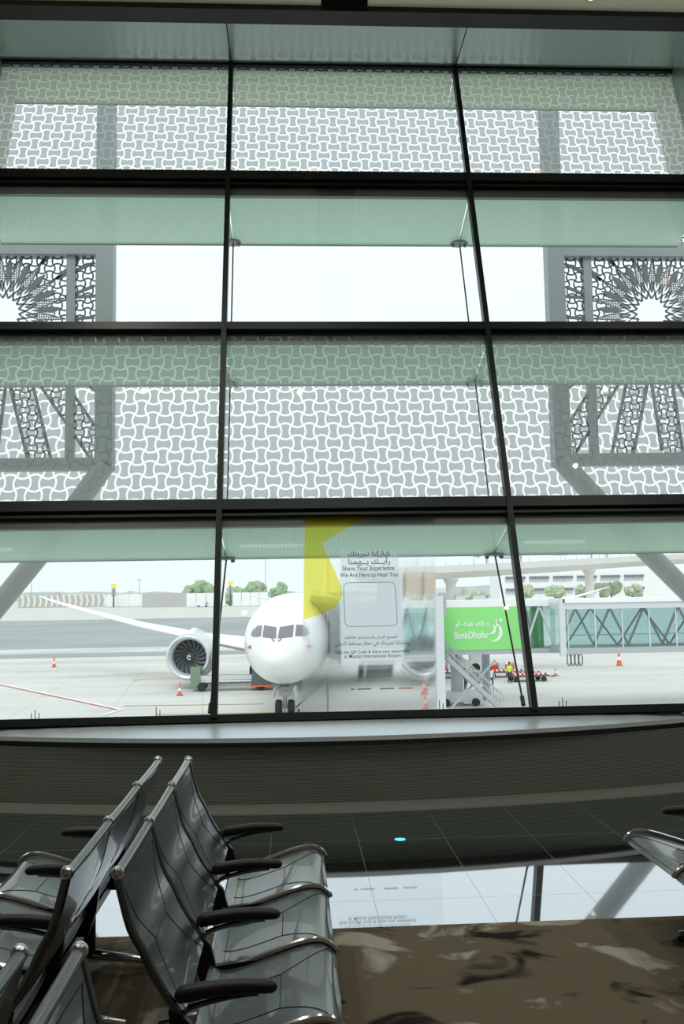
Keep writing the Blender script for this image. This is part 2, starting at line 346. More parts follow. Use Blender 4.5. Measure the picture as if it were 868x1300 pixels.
# ---- the leaning window wall
win = struct(bpy.data.objects.new('window_1', None)); COL.objects.link(win)
XS = [XL] + MX + [XR]
def fbox(x0, x1, z0, z1, o0, o1, mb=None):
    mb = mb or MB(); P = [FP(x0, z0, o0), FP(x1, z0, o0), FP(x1, z0, o1), FP(x0, z0, o1), FP(x0, z1, o0), FP(x1, z1, o0), FP(x1, z1, o1), FP(x0, z1, o1)]
    return mb.add(P, [(0, 3, 2, 1), (4, 5, 6, 7), (0, 1, 5, 4), (1, 2, 6, 5), (2, 3, 7, 6), (3, 0, 4, 7)])
for x in MX: fbox(x - .027, x + .027, ZB, ZT, -.07, .03).build('mullion', M['mull'], win)
for k, z in enumerate(LV[1:4]):
    o = (-.03, -.055, .0)[k]; hh = (.10, .085, .115)[k]
    fbox(XL, XR, z + o, z + o + hh, -.06, .03).build('transom', M['mull'], win)
    if k != 1: fbox(XL, XR, z + o - .055, z + o - .032, -.04, .02).build('transom_rail', M['mull'], win)
    fbox(XL, XR, z - .165, z + o, .02, .06).build('transom_cover', M['mull2'], win)
fbox(XL, XR, ZB - .03, ZB + .03, -.04, .04).build('bottom_rail', M['mull'], win)
fbox(XL, XR, ZT - .03, ZT + .03, -.04, .04).build('top_rail', M['mull'], win)
for r in range(4):
    for c in range(3):
        x0, x1 = XS[c] + (.027 if c else 0), XS[c + 1] - (.027 if c < 2 else 0); z0, z1 = LV[r] + (.03, .07, .03, .115)[r], LV[r + 1] + (-.03, -.055, .0, -.03)[r]
        q = [FP(x0, z0), FP(x1, z0), FP(x1, z1), FP(x0, z1)]; s0, s1 = z0 / cos(AL), z1 / cos(AL)
        uvmesh('glass_pane', q, [(x0, s0), (x1, s0), (x1, s1), (x0, s1)], M['frit'] if r in (1, 3) else M['glass'], win)
# ---- interior downlights (their reflections show in the panes)
lights = [(5.6, 7.6), (.35, 9.25), (3.35, 9.25), (-2.35, 5.63), (.14, 5.58), (5.15, 5.62), (5.01, 3.94), (-2.5, 7.0), (-3.4, 3.0), (1.2, 3.0), (4.4, 0), (-1, 0)]
for i, (x, y) in enumerate(lights):
    t = thing('ceiling_downlight', 'round warm recessed downlight in the beige ceiling', 'ceiling light', (x, y, 8.15), 0, 'downlights in the ceiling')
    if i == 0:
        a = MB().lathe([(.085, 0), (.085, -.012), (.06, -.012), (.06, -.002)], n=20).build('trim_ring', M['lgrey'], t)
        b2 = MB().lathe([(.058, -.004), (.058, -.008)], n=20).build('lamp_lens', M['lamp'], t); first = (a, b2)
    else:
        for q in first: c = q.copy(); COL.objects.link(c); c.parent = t
    if i > 2:
        ld = bpy.data.lights.new('downlight_bulb', 'SPOT'); ld.energy = 150; ld.color = (1, .95, .86); ld.spot_size = 2.2; ld.spot_blend = .6; ld.shadow_soft_size = .03
        lo = bpy.data.objects.new('bulb', ld); COL.objects.link(lo); lo.parent = t; lo.location = (0, 0, -.03)

for x, y in ((-.4, 2.0), (-5.8, 2.0), (5.0, 2.0)):
    t = thing('linear_ceiling_light', 'slim white linear light fixture on the beige ceiling', 'ceiling light', (x, y, 8.15), 0, 'linear lights on the ceiling')
    MB().box(-.62, .62, -.06, .06, -.05, 0).build('housing', M['lgrey'], t); MB().box(-.6, .6, -.045, .045, -.055, -.05).build('diffuser', M['tube'], t)

# ================================================================ BENCH SEATING
PB = [(0, .862), (.015, .80), (.04, .71), (.075, .645), (.10, .59), (.135, .53), (.165, .485), (.19, .45)]     # back profile (u, z)
PS = [(.215, .372), (.26, .352), (.33, .362), (.41, .385), (.50, .413), (.57, .428), (.62, .425), (.655, .40), (.66, .385)]
def smooth_poly(P, n=4):
    out = []
    for i in range(len(P) - 1):
        p0, p1, p2, p3 = P[max(i - 1, 0)], P[i], P[i + 1], P[min(i + 2, len(P) - 1)]
        for k in range(n):
            t = k / n; out.append(tuple(.5 * ((2 * p1[j]) + (-p0[j] + p2[j]) * t + (2 * p0[j] - 5 * p1[j] + 4 * p2[j] - p3[j]) * t * t + (-p0[j] + 3 * p1[j] - 3 * p2[j] + p3[j]) * t ** 3) for j in range(2)))
    out.append(P[-1]); return out
def pad_fn(P, sgn, x0, y0, y1, sag, nsign):
    Q = smooth_poly(P, 4); N = len(Q) - 1
    def S(t, v, off=0):
        f = min(max(t, 0), 1) * N; i = min(int(f), N - 1); a = f - i
        u = Q[i][0] * (1 - a) + Q[i + 1][0] * a; z = Q[i][1] * (1 - a) + Q[i + 1][1] * a
        d = Vector((Q[i + 1][0] - Q[i][0], Q[i + 1][1] - Q[i][1])).normalized(); nn = Vector((-d.y, d.x)) * nsign
        o = off - sag * sin(pi * v) * (1 if t < .9 else (1 - t) * 10)
        return Vector((x0 + sgn * (u + nn.x * o), y0 + (y1 - y0) * v, z + nn.y * o))
    return S
def pad_mesh(S, th):
    nu, nv = 28, 8; top = [[S(i / nu, j / nv, 0) for j in range(nv + 1)] for i in range(nu + 1)]; bot = [[S(i / nu, j / nv, -th) for j in range(nv + 1)] for i in range(nu + 1)]
    rings = [top[i] + bot[i][::-1] for i in range(nu + 1)]; return MB().loft(rings)
def seam_mesh(S, lines):
    mb = MB()
    for (t0, v0, t1, v1) in lines: mb.tube([S(t0 + (t1 - t0) * k / 8, v0 + (v1 - v0) * k / 8, .0007) for k in range(9)], .0016, 5)
    return mb
def bench(name_label, x0, sgn, y0, n, labels=None):
    t = thing('tandem_bench', name_label, 'airport seating', (x0 + sgn * .3, y0 + n * .3, 0))
    L = Vector((x0 + sgn * .3, y0 + n * .3, 0))
    def bd(mb, name, m, parent=t, smooth=True):
        mb.v = [tuple(Vector(v) - L) for v in mb.v]; return mb.build(name, m, parent, smooth)
    ys = [y0 + .6 * k for k in range(n + 1)]
    seams_s = [(.72, .27, .72, .73), (.34, .27, .34, .73), (.34, .27, .72, .27)]
    seats = []
    for k in range(n):
        ya, yb = ys[k] + .014, ys[k + 1] - .014
        S = pad_fn(PB, sgn, x0 + sgn * .004, ya, yb, .010, 1); b_ = bd(pad_mesh(S, .016), 'backrest', M['vinyl'])
        bd(seam_mesh(S, [(.5, .3, .5, .7), (.5, .3, .12, .04), (.5, .7, .12, .96), (.5, .3, .97, .08), (.5, .7, .97, .92), (.12, .02, .12, .98)]), 'seam', M['seam'], b_)
        bd(MB().tube([(x0 + sgn * -.002, ya + (yb - ya) * q / 8, .862 - .003 * sin(pi * q / 8)) for q in range(9)], .0165, 10, upv=(0, 0, 1)), 'top_roll', M['vinyl'], b_)
        S = pad_fn(PS, sgn, x0, ya, yb, .012, 1); s_ = bd(pad_mesh(S, .018), 'seat', M['vinyl'])
        bd(seam_mesh(S, [(.45, .28, .45, .72), (.45, .28, .80, .03), (.45, .72, .80, .97), (.45, .28, .1, .28), (.45, .72, .1, .72), (.84, .01, .84, .99), (.12, .01, .12, .99)]), 'seam', M['seam'], s_)
    for k, y in enumerate(ys):
        back = smooth_poly(PB + [(.20, .425), (.20, .40)], 3)
        r = bd(MB().tube([(x0 + sgn * u, y, z) for u, z in back], .0135, 8, flat=.8), 'back_rib', M['rib'])
        bd(MB().ball((x0, y, .868), .021, 14), 'knob', M['chrome'], r)
        sr = smooth_poly([(.20, .36), (.26, .349), (.33, .364), (.41, .390), (.50, .419), (.57, .435), (.62, .432), (.655, .408), (.665, .388)], 3)
        bd(MB().tube([(x0 + sgn * u, y, z + .002) for u, z in sr], .0125, 8, flat=.9), 'seat_rail', M['chrome'])
        bd(MB().prism([(x0 + sgn * u, y - .012, z) for u, z in ((.185, .47), (.215, .44), (.235, .365), (.42, .385), (.40, .355), (.28, .26), (.20, .26), (.165, .36), (.15, .48))], (0, .024, 0)), 'side_bracket', M['steel'], smooth=False)
        # armrest: rounded pad on a curved bracket
        rings = []
        for q in range(15):
            f = q / 14; u = .165 + .30 * f; f = (1 - cos(pi * f)) / 2; u = .165 + .30 * f; e = max(.12, min(1, sqrt(max(0, 1 - (1 - min(f / .08, 1)) ** 2)), sqrt(max(0, 1 - (1 - min((1 - f) / .09, 1)) ** 2))))
            hz = .024 * e * (1 - .25 * f); zc = .517 + .020 * sin(pi * min(1, f * .75)) ; wy = .024 * e
            rings.append([Vector((x0 + sgn * u, y + cos(a) * wy * (abs(cos(a)) ** -.35 if abs(cos(a)) > .05 else 1), zc + sin(a) * hz)) for a in [2 * pi * (k2 + .5) / 12 for k2 in range(12)]])
        ar = bd(MB().loft(rings), 'armrest', M['arm'])
        bd(MB().tube([(x0 + sgn * u, y, z) for u, z in smooth_poly([(.18, .445), (.20, .475), (.26, .495), (.34, .510), (.41, .516)], 3)], .009, 6), 'arm_bracket', M['rib'], ar)
    bd(MB().box(x0 + sgn * .26 - .03, x0 + sgn * .26 + .03, ys[0] - .02, ys[-1] + .02, .245, .285), 'beam', M['steel'], smooth=False)
    for y in ([ys[0] + .3, (ys[0] + ys[-1]) / 2, ys[-1] - .3] if n > 1 else [ys[0] + .3]):
        l = bd(MB().tube([(x0 + sgn * .26, y, .25), (x0 + sgn * .26, y, .07)], .028, 10), 'leg', M['steel'])
        bd(MB().tube([(x0 + sgn * u, y, z) for u, z in ((-.01, .035), (.08, .05), (.26, .075), (.44, .05), (.53, .035))], [.014, .018, .024, .018, .014], 10), 'foot', M['chrome'], l)
        for u in (-.005, .525): bd(MB().lathe([(.014, 0.006), (.014, .03)], (x0 + sgn * u, y, 0), n=10), 'glide', M['steel'], l)
    return t
bench('black tandem seat bench facing right, second from the left, its far end towards the window', -.525, 1, 2.77, 3)
bench('black seat bench facing left, back to back with the large right-facing row', -.675, -1, 2.79, 3)
bench('black tandem seats at bottom left corner, only the tip of the right backrest in frame', -.500, 1, .99, 2)
bench('black tandem seats at far lower left corner, facing left, showing one backrest tip', -.635, -1, .99, 2)
bench('black seat bench cut off by the right edge of the photo, facing left', 2.335, -1, 2.86, 3)
# teal reflection on the tiles, put in as a small glowing disc
t = thing('floor_glint', 'small round teal reflection on the dark tiles, added as a glowing disc', 'floor reflection', (.70, 6.27, 0))
MB().lathe([(.045, .0005), (.045, .004), (.038, .004), (.038, .001)], n=24).build('rim', M['chrome'], t); MB().lathe([(.037, .001), (.037, .003)], n=24).build('lens', M['teal'], t)  # rim and glowing disc make up the added reflection spot

# ================================================================ DECALS ON THE GLASS
AR = {'ا': ('\ufe8d', '\ufe8e', None, None), 'أ': ('\ufe83', '\ufe84', None, None), 'ر': ('\ufead', '\ufeae', None, None), 'ز': ('\ufeaf', '\ufeb0', None, None), 'د': ('\ufea9', '\ufeaa', None, None), 'و': ('\ufeed', '\ufeee', None, None),
      'ش': ('\ufeb5', '\ufeb6', '\ufeb7', '\ufeb8'), 'س': ('\ufeb1', '\ufeb2', '\ufeb3', '\ufeb4'), 'ك': ('\ufed9', '\ufeda', '\ufedb', '\ufedc'), 'ن': ('\ufee5', '\ufee6', '\ufee7', '\ufee8'), 'ت': ('\ufe95', '\ufe96', '\ufe97', '\ufe98'),
      'ج': ('\ufe9d', '\ufe9e', '\ufe9f', '\ufea0'), 'ب': ('\ufe8f', '\ufe90', '\ufe91', '\ufe92'), 'ي': ('\ufef1', '\ufef2', '\ufef3', '\ufef4'), 'ه': ('\ufee9', '\ufeea', '\ufeeb', '\ufeec'), 'م': ('\ufee1', '\ufee2', '\ufee3', '\ufee4'),
      'ح': ('\ufea1', '\ufea2', '\ufea3', '\ufea4'), 'ل': ('\ufedd', '\ufede', '\ufedf', '\ufee0'), 'خ': ('\ufea5', '\ufea6', '\ufea7', '\ufea8'), 'ف': ('\ufed1', '\ufed2', '\ufed3', '\ufed4'), 'ط': ('\ufec1', '\ufec2', '\ufec3', '\ufec4'),
      'ظ': ('\ufec5', '\ufec6', '\ufec7', '\ufec8'), 'ق': ('\ufed5', '\ufed6', '\ufed7', '\ufed8'), 'ـ': ('\u0640',) * 4}
def arabic(s):
    out = []
    for w in s.split(' '):
        o = []
        for i, ch in enumerate(w):
            F = AR[ch]; prev = i > 0 and AR[w[i - 1]][2] is not None; nxt = i < len(w) - 1 and F[2] is not None
            o.append(F[3] if prev and nxt else F[1] if prev else F[2] if nxt else F[0])
        out.append(''.join(reversed(o)))
    return ' '.join(reversed(out))
def text_mesh(s, width, height_scale=1., bold=0.):
    cu = bpy.data.curves.new('lettering', 'FONT'); cu.body = s; cu.align_x = 'CENTER'; cu.align_y = 'CENTER'; cu.size = 1; cu.extrude = .004; cu.offset = bold
    o = bpy.data.objects.new('tmp', cu); COL.objects.link(o); bpy.context.view_layer.update()
    me = bpy.data.meshes.new_from_object(o.evaluated_get(bpy.context.evaluated_depsgraph_get())); bpy.data.objects.remove(o)
    xs = [v.co.x for v in me.vertices]; ys = [v.co.y for v in me.vertices]; k = width / (max(xs) - min(xs)); cx = (max(xs) + min(xs)) / 2; cy = (max(ys) + min(ys)) / 2
    for v in me.vertices: v.co = ((v.co.x - cx) * k, (v.co.y - cy) * k * height_scale, v.co.z * .05)
    return me
def on_glass(me, x, z, off=-.012):      # map a flat mesh onto the leaning glass (room side)
    for v in me.vertices:
        a = FP(x + v.co.x, z + v.co.y * cos(AL), off - v.co.z); v.co = a
    return me
def glass_poly(name, pts, off, m, parent=None, th=.0006):
    a = [FP(x, z, off) for x, z in pts]; d = FP(0, 1, off - th) - FP(0, 1, off); return MB().prism(a, d).build(name, m, parent)
dec = tag(glass_poly('yellow_decal', [(.117, 2.405), (.749, 2.398), (.56, 2.30), (.38, 2.19), (.265, 2.127), (.30, 2.03), (.348, 1.941), (.40, 1.82), (.434, 1.723), (.44, 1.66), (.423, 1.602), (.37, 1.533), (.25, 1.48), (.086, 1.430)], -.012, M['yfilm']), 'translucent yellow shape stuck on the lower middle pane', 'window sticker')
film = thing('frosted_film', 'pale blurring film sheet with printed black words on the lower middle pane', 'window film', FP(.65, 1.4, -.005))
fl = Vector(film.location)
def attach(o):
    me = o.data
    for v in me.vertices: v.co = v.co - fl
    o.parent = film; return o
attach(glass_poly('film_sheet', [(.058, .66), (1.222, .66), (1.345, 2.40), (.105, 2.405)], -.004, M['film'], th=.0015))
attach(glass_poly('white_panel', [(.40, 1.17), (.97, 1.17), (.97, 2.06), (.44, 2.06)], -.0075, M['wfilm']))
def words(s, w, x, z, name='printed_line', b_=0.004, hs=1.):
    o = link(name, on_glass(text_mesh(s, w, hs, b_), x, z, -.0095)); o.data.materials.clear(); o.data.materials.append(M['text']); return attach(o)
words(arabic('شاركنا تجربتك'), .385, .70, 2.015, b_=.006); words(arabic('رأيــك يــهمنا'), .385, .70, 1.950, b_=.006)
words('Share Your Experience', .475, .69, 1.880, hs=1.25); words('We Are Here to Hear You', .53, .69, 1.826, hs=1.25)
words(arabic('امسح الرمز باستخدام هاتفك'), .47, .68, 1.265); words(arabic('وشاركنا تجربتك في مطار مسقط الدولي'), .66, .69, 1.212, hs=1.15)
words('Scan the QR Code & share your experience', .66, .69, 1.142, hs=1.2); words('at Muscat International Airport', .50, .69, 1.105, hs=1.2)
for x, w in ((.50, .03), (.60, .12), (.80, .12), (.96, .12)): attach(glass_poly('printed_mark', [(x - w / 2, .83), (x + w / 2, .83), (x + w / 2, .838), (x - w / 2, .838)], -.0095, M['text' if x < .7 else ('navy' if x < .9 else 'red')]))
# rounded outline around the left-out code
pts = []
for cx, cz, a0 in ((.88, 1.41, -90), (.88, 1.71, 0), (.50, 1.71, 90), (.50, 1.41, 180)):
    for k in range(7): a = math.radians(a0 + 15 * k); pts.append(FP(cx + .045 * cos(a), cz + .045 * sin(a), -.0095))
attach(MB().tube(pts + [pts[0]], .0028, 5).build('code_outline', M['grey']))

# ================================================================ SUNSHADES OUTSIDE THE WINDOW
SH = .82
def shelf(k, label):
    z = LV[k] - (.16 if k < 4 else .03); w = SH if k < 4 else .55; t = thing('glass_sunshade', label, 'sunshade', FP(.65, z, .05))
    L = Vector(t.location)
    def S(x, o, th=0): return FP(x, z, o) + Vector((0, sin(AL) * th, cos(AL) * th)) - L
    for c in range(3):
        x0, x1 = XS[c] + .008, XS[c + 1] - .008
        if k == 4: MB().prism([S(x0, .05), S(x1, .05), S(x1, w), S(x0, w)], (0, .01, .03)).build('shade_panel', M['canopy'], t); continue
        me = MB().prism([S(x0, .06), S(x1, .06), S(x1, w), S(x0, w)], (0, .006, .018)); o = me.build('glass_panel', M['shelf'], t)
        l = o.data.uv_layers.new(name='UVMap')
        for lo in o.data.loops: v = o.data.vertices[lo.vertex_index].co; l.data[lo.index].uv = (v.x, (v.y * cos(AL) - v.z * sin(AL)))
    MB().prism([S(XL, w), S(XR, w), S(XR, w + .025), S(XL, w + .025)], (0, .01, .025)).build('edge_rail', M['mull2'], t)
    if k < 4:
        for x in MX:
            f = MB().lathe([(.012, .02), (.10, .012), (.11, 0), (.10, -.012), (.02, -.02)], S(x + .0, w - .05) + Vector((0, 0, -.015)), n=16)
            for dx in (-.075, .075): f.lathe([(.022, -.012), (.022, -.035), (.01, -.045)], S(x + dx, w - .05) + Vector((0, 0, -.015)), n=10)
            f.build('cable_clamp', M['mull2'], t, True)
            MB().tube([S(x, w - .05) + Vector((0, 0, .01)), FP(x, z + .02, .06) + Vector((-.03 if x < 0 else .05, 0, .02)) - L], .006, 6).build('brace_rod', M['lgrey'], t)
    return t
for k, l in ((4, 'solid grey canopy behind the topmost patterned glass row'), (3, 'green fritted glass sunshade under the highest transom'), (2, 'green glass sunshade seen through the middle patterned glass row'), (1, 'green glass sunshade just above the view of the aircraft')): shelf(k, l)
def sh_pt(k, x): z = LV[k] - .16; return FP(x, z, SH - .05) + Vector((0, 0, -.03))
for x, s_ in ((MX[0], 'left'), (MX[1], 'right')):
    for k in (3, 2, 1):
        a = sh_pt(k, x + .01); b_ = sh_pt(k - 1, x + .01) + Vector((0, 0, .06)) if k > 1 else FP(x - .05, .70, .12)
        where = {3: 'upper clear pane', 2: 'middle patterned pane', 1: 'lowest pane in front of the apron'}[k]
        t = thing('stay_cable', f'thin dark steel stay cable beside the {s_} mullion, {where}', 'cable', b_); d = a - b_
        MB().tube([(0, 0, 0), d], .009, 7).build('rod', M['cable'], t, True)
        MB().tube([(0, 0, 0), d * .05], .02, 8).build('socket', M['cable'], t, True)
# side fins of the outer portal
for x, l in ((XL - .06, 'grey side fin panel outside the left end of the glazing'), (XR, 'grey side fin panel outside the right end of the glazing')):
    tag(MB().prism([FP(x, .3, .04), FP(x, 8.2, .04), FP(x, 8.2, .62), FP(x, .3, .62)], (.06, 0, 0)).build('side_fin', M['fin']), l, 'fin panel')

# ---- steel screens with star lattice, left and right
def rosette_screen(mirror, label):
    sg = -1 if mirror else 1       # built for the right-hand screen; mirrored for the left
    YF = 14.; X0 = 4.12 if not mirror else 2.74     # outer post inner-window side
    bx = (lambda u: (4.12 + u) if not mirror else (-2.74 - u))
    t = thing('lattice_screen', label, 'screen', (bx(1.6), YF, -6.1)); L = Vector(t.location)
    def R(mb, u0, u1, z0, z1, y0=-.12, y1=.12, mi=0): a, b_ = sorted((bx(u0), bx(u1))); return mb.box(a - L.x, b_ - L.x, y0, y1, z0 - L.z, z1 - L.z, mi)
    def Q(u, z, y=0.): return Vector((bx(u) - L.x, y, z - L.z))
    R(MB(), -.0, .27, 3.60, 11.5).build('post', M['frame'], t)
    R(MB(), .60, .73, 3.781, 6.979, -.06, .06).build('inner_post', M['frame'], t)
    R(MB(), .271, 4.1, 6.98, 7.22).build('top_beam', M['frame'], t); R(MB(), .271, 4.1, 3.60, 3.78).build('bottom_beam', M['frame'], t)
    R(MB(), 4.1, 4.4, 3.60, 9.6).build('far_post', M['frame'], t)
    # rosette
    cu, cz = 1.70, 6.08; NP = 18; ph = math.radians(4)
    def pol(r, a): return (cu + r * sin(a), cz + r * cos(a))
    inwin = lambda u, z: .27 < u < 4.1 and 3.78 < z < 6.98
    def clipseg(a, b_):
        pts = [(a[0] + (b_[0] - a[0]) * k / 60, a[1] + (b_[1] - a[1]) * k / 60) for k in range(61)]; pts = [p for p in pts if inwin(*p)]
        return (pts[0], pts[-1]) if len(pts) > 1 else None
    bars = MB(); plates = MB(); fine = MB(); coarse = MB()
    for i in range(NP):
        a = ph + 2 * pi * i / NP; h = pi / NP
        # star point outlines round the centre
        for s in (-1, 1):
            c = clipseg(pol(.235, a), pol(.33, a + s * h)); 
            if c: bars.beam(Q(*c[0]), Q(*c[1]), .026, .02, (0, 1, 0))
            c = clipseg(pol(.33, a + s * h), pol(.52, a));
            if c: bars.beam(Q(*c[0]), Q(*c[1]), .020, .02, (0, 1, 0))
            # petal outline: r .36 -> .56 -> .85
            p = [pol(.34, a), pol(.56, a + s * h * .62), pol(.95, a)]
            for q in range(2):
                c = clipseg(p[q], p[q + 1]); 
                if c: bars.beam(Q(*c[0]), Q(*c[1]), .016, .02, (0, 1, 0))
        # solid kite between petals
        b_ = a + h; kite = [pol(.42, b_), pol(.56, b_ + h * .30), pol(.74, b_ + h * .42), pol(.88, b_), pol(.74, b_ - h * .42), pol(.56, b_ - h * .30)]
        if all(inwin(*p) for p in kite): plates.prism([Q(*p, -.012) for p in kite], (0, .024, 0))
        # long radiating twin bars to the frame
        for s in (-1, 1):
            dx = .17 * s; o = (dx * cos(b_), -dx * sin(b_)); p0 = pol(.95, b_); p1 = pol(4.2, b_)
            c = clipseg((p0[0] + o[0], p0[1] + o[1]), (p1[0] + o[0], p1[1] + o[1]))
            if c: bars.beam(Q(*c[0]), Q(*c[1]), .045, .03, (0, 1, 0))
    def petal(u, z):
        du, dz = u - cu, z - cz; r = sqrt(du * du + dz * dz); a = atan2(du, dz) - ph; w = 2 * pi / NP; a = abs((a + w / 2) % w - w / 2)
        lim = (pi / NP * .62) * ((r - .34) / .22 if r < .56 else (.95 - r) / .39); return .34 < r < .95 and a < lim and inwin(u, z)
    def outer(u, z):
        if not inwin(u, z): return False
        du, dz = u - cu, z - cz; r = sqrt(du * du + dz * dz); b_ = atan2(du, dz) - ph - pi / NP; w = 2 * pi / NP; a = abs((b_ + w / 2) % w - w / 2)
        if r < .62: return False
        if r < 1.0: return not petal(u, z)
        if z > 5.05: return True
        return r * sin(a) < .17
    tmp = MB(); lattice(tmp, .2, 3.2, 5.1, 7.1, .036, .005, -.004, .004, petal, seg=3); fine = tmp
    tmp2 = MB(); lattice(tmp2, .27, 4.1, 3.78, 6.98, .118, .011, -.006, .006, outer, seg=4)
    lattice(tmp2, .4, 4.1, 7.22, 8.0, .118, .011, -.006, .006, lambda u, z: u > .5 and 7.22 < z < 7.98, seg=4)
    R(MB(), .271, 4.1, 7.98, 8.08, -.05, .05).build('upper_rail', M['frame'], t)
    for mb in (tmp, tmp2): mb.v = [tuple(Q(v[0], v[2], v[1])) for v in mb.v]
    bars.build('star_bars', M['latt'], t); plates.build('star_plate', M['latt'], t); tmp.build('fine_lattice', M['latt'], t); tmp2.build('coarse_lattice', M['latt'], t)
    return t
rosette_screen(False, 'grey steel screen with cut star lattice, right side outside the glass')
rosette_screen(True, 'grey steel screen with cut star lattice, left side outside the glass')
for pts, l in (([(-2.855, 14, 3.70), (-3.77, 14, 2.40), (-10.6, 14, -6.1)], 'thick sloping grey steel strut at the left edge of the view'), ([(4.235, 14, 3.70), (5.44, 14, 2.36), (13.6, 14, -6.1)], 'thick sloping grey steel strut at the right edge of the view')):
    t = thing('support_strut', l, 'steel strut', pts[-1]); L = Vector(t.location)
    MB().tube([Vector(p) - L for p in pts], .155, 24).build('pipe', M['pipe'], t, True)
    MB().lathe([(.3, 0), (.3, .06), (.2, .1)], n=20).build('base_plate', M['pipe'], t)
# ledge below the glass with little spike clusters
struct(MB().box(-12, 14, 8.0, 8.55, .2, .50).build('ledge', M['ledge']))
for i, (x, n) in enumerate(((-2.30, 3), (-1.22, 2), (-.09, 1), (1.33, 2), (2.45, 3), (3.65, 3))):
    lab = ['leftmost little spike cluster on the ledge outside', 'pair of thin spikes on the ledge, left of the left mullion', 'single thin spike on the ledge in front of the nose wheels', 'pair of thin spikes on the ledge below the boarding stairs', 'three thin spikes on the ledge right of the right mullion', 'rightmost spike cluster on the ledge outside'][i]
    t = thing('spike_cluster', lab, 'spikes', (x, 8.3, .50)); MB().box(-.035, .035, -.02, .02, 0, .015).build('foot_plate', M['dark'], t)
    for k in range(n): MB().tube([((k - (n - 1) / 2) * .03, 0, 0), ((k - (n - 1) / 2) * .034, 0, .15 + .03 * ((k + i) % 2))], .0035, 6).build('spike', M['dark'], t)

# ================================================================ APRON
ZG = -6.1
struct(MB().box(-1500, 1500, 9, 3000, ZG - 1, ZG).build('ground_apron', M['apron']))
struct(MB().box(-900, -1, 138, 300, ZG, ZG + .02).build('ground_taxiway', M['asphalt']))
struct(MB().add([(-900, 118, ZG + .02), (-4, 118, ZG + .02), (-4, 126, ZG + .02), (-900, 126, ZG + .02)], [(0, 1, 2, 3)]).build('ground_drain_strip', M['asphalt']))
def gline(name, pts, w, m, label=None):
    mb = MB()
    for a, b_ in zip(pts, pts[1:]):
        d = Vector((b_[0] - a[0], b_[1] - a[1])).normalized(); n = Vector((-d.y, d.x)) * w / 2
        mb.add([(a[0] - n.x, a[1] - n.y, ZG + .03), (a[0] + n.x, a[1] + n.y, ZG + .03), (b_[0] + n.x, b_[1] + n.y, ZG + .03), (b_[0] - n.x, b_[1] - n.y, ZG + .03)], [(0, 1, 2, 3)])
    return struct(mb.build(name, m))
gline('ground_line', [(-29.5, 88.5), (-11.8, 63.4), (-12.5, 60.6)], .32, M['wp']); gline('ground_line', [(-29.9, 88.2), (-12.1, 63.4)], .12, M['red'])
gline('ground_line', [(-14.6, 84.4), (-14, 85.6), (-10.5, 85.2)], .14, M['red'])
M['yline'] = mat('worn_yellow_line', (.66, .56, .36), .9)
gline('ground_line', [(-12, 65.5), (-2.2, 64.8)], .35, M['yline']); gline('ground_line', [(-9, 60.5), (8, 59.6)], .5, M['yline'])
# ---------------------------------------------------------------- traffic cones
def cone(x, y, label, h=1.0):
    t = thing('traffic_cone', label, 'traffic cone', (x, y, ZG))
    MB().box(-.24, .24, -.24, .24, 0, .05).build('base', M['dgrey'], t)
    MB().lathe([(.17 * h, .05), (.13 * h, .35 * h)], n=16).lathe([(.095 * h, .58 * h), (.055 * h, .80 * h), (.04 * h, h)], n=16).build('cone_body', M['orange'], t, True)
    MB().lathe([(.13 * h, .35 * h), (.095 * h, .58 * h)], n=16).build('white_band', M['wp'], t, True)
cone(-26.4, 102.4, 'small orange cone alone on the apron, far left', 1.15); cone(-8.84, 71.4, 'orange and white cone below the left engine', 1.0)
cone(32.2, 89.3, 'orange and white cone on empty apron below the glass tunnel', 1.55); cone(23.2, 80.5, 'tiny orange cone right of the right mullion', .7)
cone(9.75, 68.6, 'orange cone behind the film, beside the bridge column', 1.3); cone(8.6, 60.2, 'nearest orange cone behind the film at the column foot', 1.0)

# ---------------------------------------------------------------- AIRCRAFT
AX = -1.12; AY = 53.9; TH = math.radians(5.5)
plane = thing('airliner', 'large white twin-engine airliner parked nose-on beyond the glass', 'aircraft', (AX, AY, ZG), -TH)
ZC = 4.75      # fuselage centre above ground; local +y = tail
ST = [(0, .03, .03, -.95), (.12, .34, .30, -.94), (.35, .62, .56, -.91), (.8, 1.0, .92, -.84), (1.4, 1.38, 1.32, -.70), (2.1, 1.74, 1.72, -.54), (3.0, 2.08, 2.12, -.38), (4.2, 2.42, 2.48, -.24), (5.6, 2.66, 2.73, -.12), (7.5, 2.82, 2.90, -.04), (10, 2.88, 2.97, 0), (20, 2.88, 2.97, 0), (38, 2.88, 2.97, 0), (44, 2.5, 2.55, .35), (50, 1.6, 1.7, 1.1), (55, .7, .9, 1.8), (57, .2, .3, 2.1)]
def fus(s):
    for i in range(len(ST) - 1):
        if s <= ST[i + 1][0]:
            p0, p1, p2, p3 = ST[max(i - 1, 0)], ST[i], ST[i + 1], ST[min(i + 2, len(ST) - 1)]; t = (s - p1[0]) / (p2[0] - p1[0]); o = []
            for j in (1, 2, 3):
                d1 = (p2[j] - p0[j]) / max(p2[0] - p0[0], 1e-6) * (p2[0] - p1[0]); d2 = (p3[j] - p1[j]) / max(p3[0] - p1[0], 1e-6) * (p2[0] - p1[0])
                h = t * t * (3 - 2 * t); o.append(p1[j] * (1 - h) + p2[j] * h + (t ** 3 - 2 * t * t + t) * d1 + (t ** 3 - t * t) * d2)
            return o
    return ST[-1][1:]
